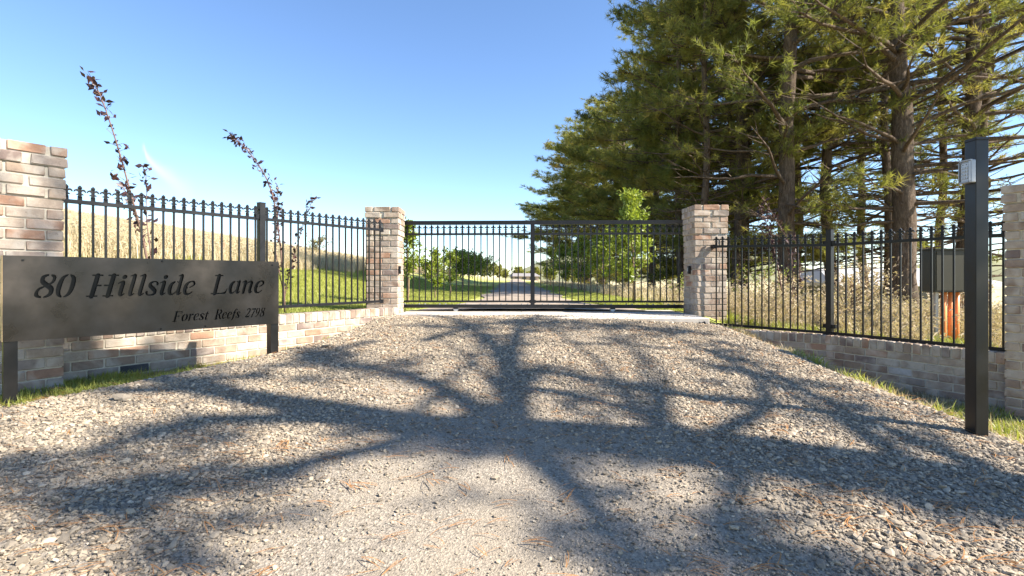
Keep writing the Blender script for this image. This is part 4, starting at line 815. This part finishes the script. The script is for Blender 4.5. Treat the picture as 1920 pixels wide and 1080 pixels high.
scatter('gravel', np.stack([x, y, H(x, y)+.004+s*.12], -1), np.stack([RNG.normal(0, .38, n), RNG.normal(0, .38, n), RNG.uniform(0, 6.28, n)], -1), np.repeat(s[:, None], 3, 1), STONES, 'stuff', 'loose grey crushed stone covering the drive')
def litter_mesh(i):
    r = random.Random(i); m = MB(); k = 5
    for q in range(r.choice((1, 2, 3))):
        a = r.uniform(-.25, .25); b = r.uniform(-.03, .03); L = r.uniform(.6, 1.0); t = np.linspace(0, 1, k)
        c = np.stack([t*L*math.cos(a), t*L*math.sin(a)+b*4*t*(1-t)*3, .02+.05*np.sin(t*3)], -1); s = np.array([-math.sin(a), math.cos(a), 0])*.011
        m.add(np.concatenate([c-s, c+s]), [(j, j+1, k+j+1, k+j) for j in range(k-1)])
    return m.mesh('needle', M_LITTER)
x, y = pts_in(9000, -5, 3.6, 1.3, 7.3, lambda x, y: (inside(x, y) > .12) & (np.abs(x)/y < 1.1) & (RNG.random(len(x)) < .35+.65*sstep(-.5, .8, lump(x, y, 1.7, 8))))
n = len(x); s = RNG.uniform(.07, .15, n)
scatter('needle_litter', np.stack([x, y, H(x, y)+.014], -1), np.stack([RNG.normal(0, .08, n), RNG.normal(0, .08, n), RNG.normal(0, .7, n)+np.where(RNG.random(n) < .5, 0, math.pi)], -1), np.repeat(s[:, None], 3, 1), [litter_mesh(i) for i in range(8)], 'stuff', 'orange fallen pine needles strewn over the gravel')
def tuft_mesh(seed, n, hgt, rad, wid, mat, bend=.5, seeds=0):
    r = np.random.default_rng(seed); m = MB()
    for _ in range(n):
        a = r.uniform(0, 6.283); q = rad*math.sqrt(r.random()); az = r.uniform(0, 6.283); L = hgt*r.uniform(.5, 1.1); b = bend*r.uniform(.2, 1.2); t = np.array([0, .5, 1.])
        p0 = np.array([q*math.cos(a), q*math.sin(a), 0]); dv = np.array([math.cos(az), math.sin(az), 0])
        c = p0+dv*(b*L*t**2)[:, None]+np.array([0, 0, 1])*(L*(t-.25*b*t**2))[:, None]; s = np.array([-dv[1], dv[0], 0])*wid
        m.add(np.array([c[0]-s, c[0]+s, c[1]-s*.8, c[1]+s*.8, c[2]]), [(0, 1, 3, 2), (2, 3, 4)])
        for _ in range(seeds):
            u = r.uniform(.45, 1.0); e = c[1]+(c[2]-c[1])*max(0, (u-.5)*2) ; w = r.normal(0, .035, 3); z = np.array([0, 0, .02]); m.add([e, e+w, e+w*.4+z], [(0, 1, 2)])
    return m.mesh('tuft', mat)
LAWN = [tuft_mesh(i, 46, .055, .13, .0035, M_GRASS, .7) for i in range(5)]; DRY = [tuft_mesh(20+i, 34, .5, .22, .006, M_STRAW, .45, 1) for i in range(5)]
WEED = [tuft_mesh(40+i, 9+3*i, (.45, .8, .6, .7, .35)[i], .22, .004, M_WEED, (.9, .4, .7, .5, 1.2)[i], 12) for i in range(5)]; VERGE = [tuft_mesh(60+i, 30, .10, .09, .004, M_GRASS, .8) for i in range(5)]
VDRY = [tuft_mesh(80+i, 24, .10, .09, .0035, M_STRAW, .9) for i in range(4)]
def grow(name, x, y, lib, lo, hi, label, tall=None):
    n = len(x); s = RNG.uniform(lo, hi, n); z = H(x, y)-.015; sc = np.repeat(s[:, None], 3, 1)
    if tall is not None: sc[:, 2] *= tall
    scatter(name, np.stack([x, y, z], -1), np.stack([RNG.normal(0, .08, n), RNG.normal(0, .08, n), RNG.uniform(0, 6.28, n)], -1), sc, lib, 'stuff', label)
def onroad(x, y): return np.abs(x-.28) < 1.38+.9*sstep(11, 8.3, y)+.12*lump(x, y, 3, 1)
x, y = pts_in(30000, -9.5, 4.2, 6.2, 30, lambda x, y: (inside(x, y) < -.10) & ~onroad(x, y) & ~((np.abs(x-.42) < 2.65) & (y < 8.6)) & (RNG.random(len(x)) < np.clip(14/y, 0, 1)) & (np.abs(x)/y < 1.0)); 
grow('lawn_grass', x, y, LAWN, .8, 1.5, 'short mown green grass beyond the gate')
x, y = pts_in(60000, -60, -6.2, 7.5, 75, lambda x, y: (x+.8*lump(x, y, .5, 3) < -7.4) & (np.abs(x)/y < 1.05) & (np.abs(x)/y > .1) & (RNG.random(len(x)) < np.clip((20/y)**1.2, 0.05, 1)) & (RNG.random(len(x)) < .25+.75*sstep(-.35, .3, lump(x, y, .8, 2)+.4*lump(x, y, .25, 6)))); 
grow('dry_grass', x, y, DRY, .45, 1.55, 'tall straw-coloured grass covering the hillside')
x, y = pts_in(5000, 3.3, 13, 5.2, 20, lambda x, y: (ins_off(x, y) < -.35) & ~((x/y > .79) & (x/y < .895) & (y < 7.3)) & (x/y < 1.06) & (RNG.random(len(x)) < .25+.75*sstep(-.4, .5, lump(x, y, 1.1, 4))) & (RNG.random(len(x)) < np.clip(9/y, 0, 1)))
grow('dead_weeds', x, y, WEED, .45, 1.1, 'tangle of pale dead weeds behind the fence', 1.0)
x, y = pts_in(9000, 2.9, 16, 9.5, 60, lambda x, y: (x/y < .75) & (x > 3.0+.3*lump(x, y, .8, 2)) & (RNG.random(len(x)) < np.clip(14/y, 0, 1)))
grow('dry_undergrowth', x, y, DRY, .5, 1.1, 'dry grass growing under the pines')
x, y = pts_in(5200, 3.0, 9, 5.2, 12, lambda x, y: (ins_off(x, y) < -.3) & (x/y < 1.06) & (lump(x, y, 1.6, 7) > -.1)); grow('green_undergrowth', x, y, VERGE, 1.0, 2.4, 'low green grass at the foot of the fence')
x, y = pts_in(2600, -5, -1.7, 2.8, 6.9, lambda x, y: (edge(x, y) < .02) & (inside(x, y) > .12) & (np.abs(x)/y < 1.1) & (RNG.random(len(x)) < .15+.85*sstep(-.2, .5, lump(x, y, 2.4, 3)-.25*(y-4.6)))); grow('verge_grass', x, y, VERGE, .4, .95, 'small green weeds along the foot of the sunlit wall')
x, y = pts_in(2600, 2.7, 5.6, 2.2, 7.2, lambda x, y: (edge(x, y) < .02) & (inside(x, y) > .12) & (x/y < 1.15) & (RNG.random(len(x)) < .7)); grow('dry_verge_grass', x, y, VDRY, .6, 1.4, 'flattened straw grass along the shaded wall')
x, y = pts_in(1500, 2.9, 5.4, 2.2, 6.4, lambda x, y: (edge(x, y) < .02) & (inside(x, y) > .12) & (x/y < 1.15) & (lump(x, y, 2.8, 1) > .15)); grow('green_verge_grass', x, y, VERGE, .8, 1.7, 'green grass tufts beside the keypad post')
# bigger loose rocks along the left edge of the drive
for i, (xp, yp, s) in enumerate([(232, 750, .085), (300, 722, .05), (610, 652, .07), (365, 712, .05), (560, 668, .045), (420, 705, .04)]):
    d = 4.3
    for _ in range(12): d = max(2, (EYE-Hs((xp-960)/960*d, d))*960/(yp-520))
    p = ((xp-960)/960*d, d); o = obj('loose_rock', STONES[(i*3) % 10], None, (p[0], p[1], Hs(*p)+s*.2), (.1*i, .2, i*1.3)); o.scale = (s, s*.9, s*.9)
    tag(o, ['flat pale rock lying in front of the name board', 'small rock by the foot of the wall under the name board', 'loose block against the sunlit wall beside the board', 'small grey rock at the grass end below the board', 'small rock just past the name board leg', 'smallest rock at the gravel edge below the board'][i], 'rock', 'loose rocks along the drive edge')

# scrap of black liner showing under the slab corner
m = MB(); k = 9; t = np.linspace(0, 1, k); r_ = np.random.default_rng(9)
top = np.stack([2.50+.30*t, 6.84+.10*t+r_.normal(0, .012, k), -.035-.05*t+r_.normal(0, .008, k)], -1); bot = top+np.stack([r_.normal(.01, .01, k), -.07+r_.normal(0, .02, k), -.085+r_.normal(0, .02, k)], -1)
m.add(np.concatenate([top, bot, top+[0, .02, -.004], bot+[0, .02, -.004]]), [(j, j+1, k+j+1, k+j) for j in range(k-1)]+[(2*k+j, 3*k+j, 3*k+j+1, 2*k+j+1) for j in range(k-1)]+[(j, 2*k+j, 2*k+j+1, j+1) for j in range(k-1)])
tag(obj('plastic_liner', m.mesh('plastic_liner', M_POST)), 'crumpled strip of black plastic under the slab corner by the tan pillar', 'plastic liner')

# bare twiggy shrubs between fence and pines
for i, (x, y, hh, rr, lab) in enumerate([(5.0, 7.6, 1.0, .5, 'twiggy dry shrub close behind the fence beside the green box'), (6.6, 9.6, 1.3, .7, 'tall dry shrub at the foot of the thick-trunked pine'), (5.0, 9.4, 1.0, .6, 'dry shrub behind the reddish sapling'), (6.4, 13.0, 1.3, .8, 'leafy low shrub under the stout pine'), (8.3, 12.0, 1.2, .8, 'dry shrub between the fence post and the far shed'), (4.4, 12.5, .9, .6, 'low green shrub behind the tan gate pillar'), (7.9, 9.0, 1.2, .6, 'dry shrub beyond the keypad post')]):
    young_tree(300+i, hh, rr, lab, (x, y), 'dry_shrub', 'shrubs behind the fence', 520, .05, M_WEED if i not in (3, 5) else M_PEAR, .06)
# loose stones spilled on the slab
x, y = pts_in(900, -1.6, 2.5, 6.9, 8.5, lambda x, y: RNG.random(len(x)) < sstep(8.3, 6.9, y)**2+.06); n = len(x); s = RNG.uniform(.004, .013, n)
scatter('spilled_gravel', np.stack([x, y, 0*x+.006+s*.15], -1), np.stack([RNG.normal(0, .3, n), RNG.normal(0, .3, n), RNG.uniform(0, 6.28, n)], -1), np.repeat(s[:, None], 3, 1), STONES, 'stuff', 'stray stones spilled over the concrete threshold')
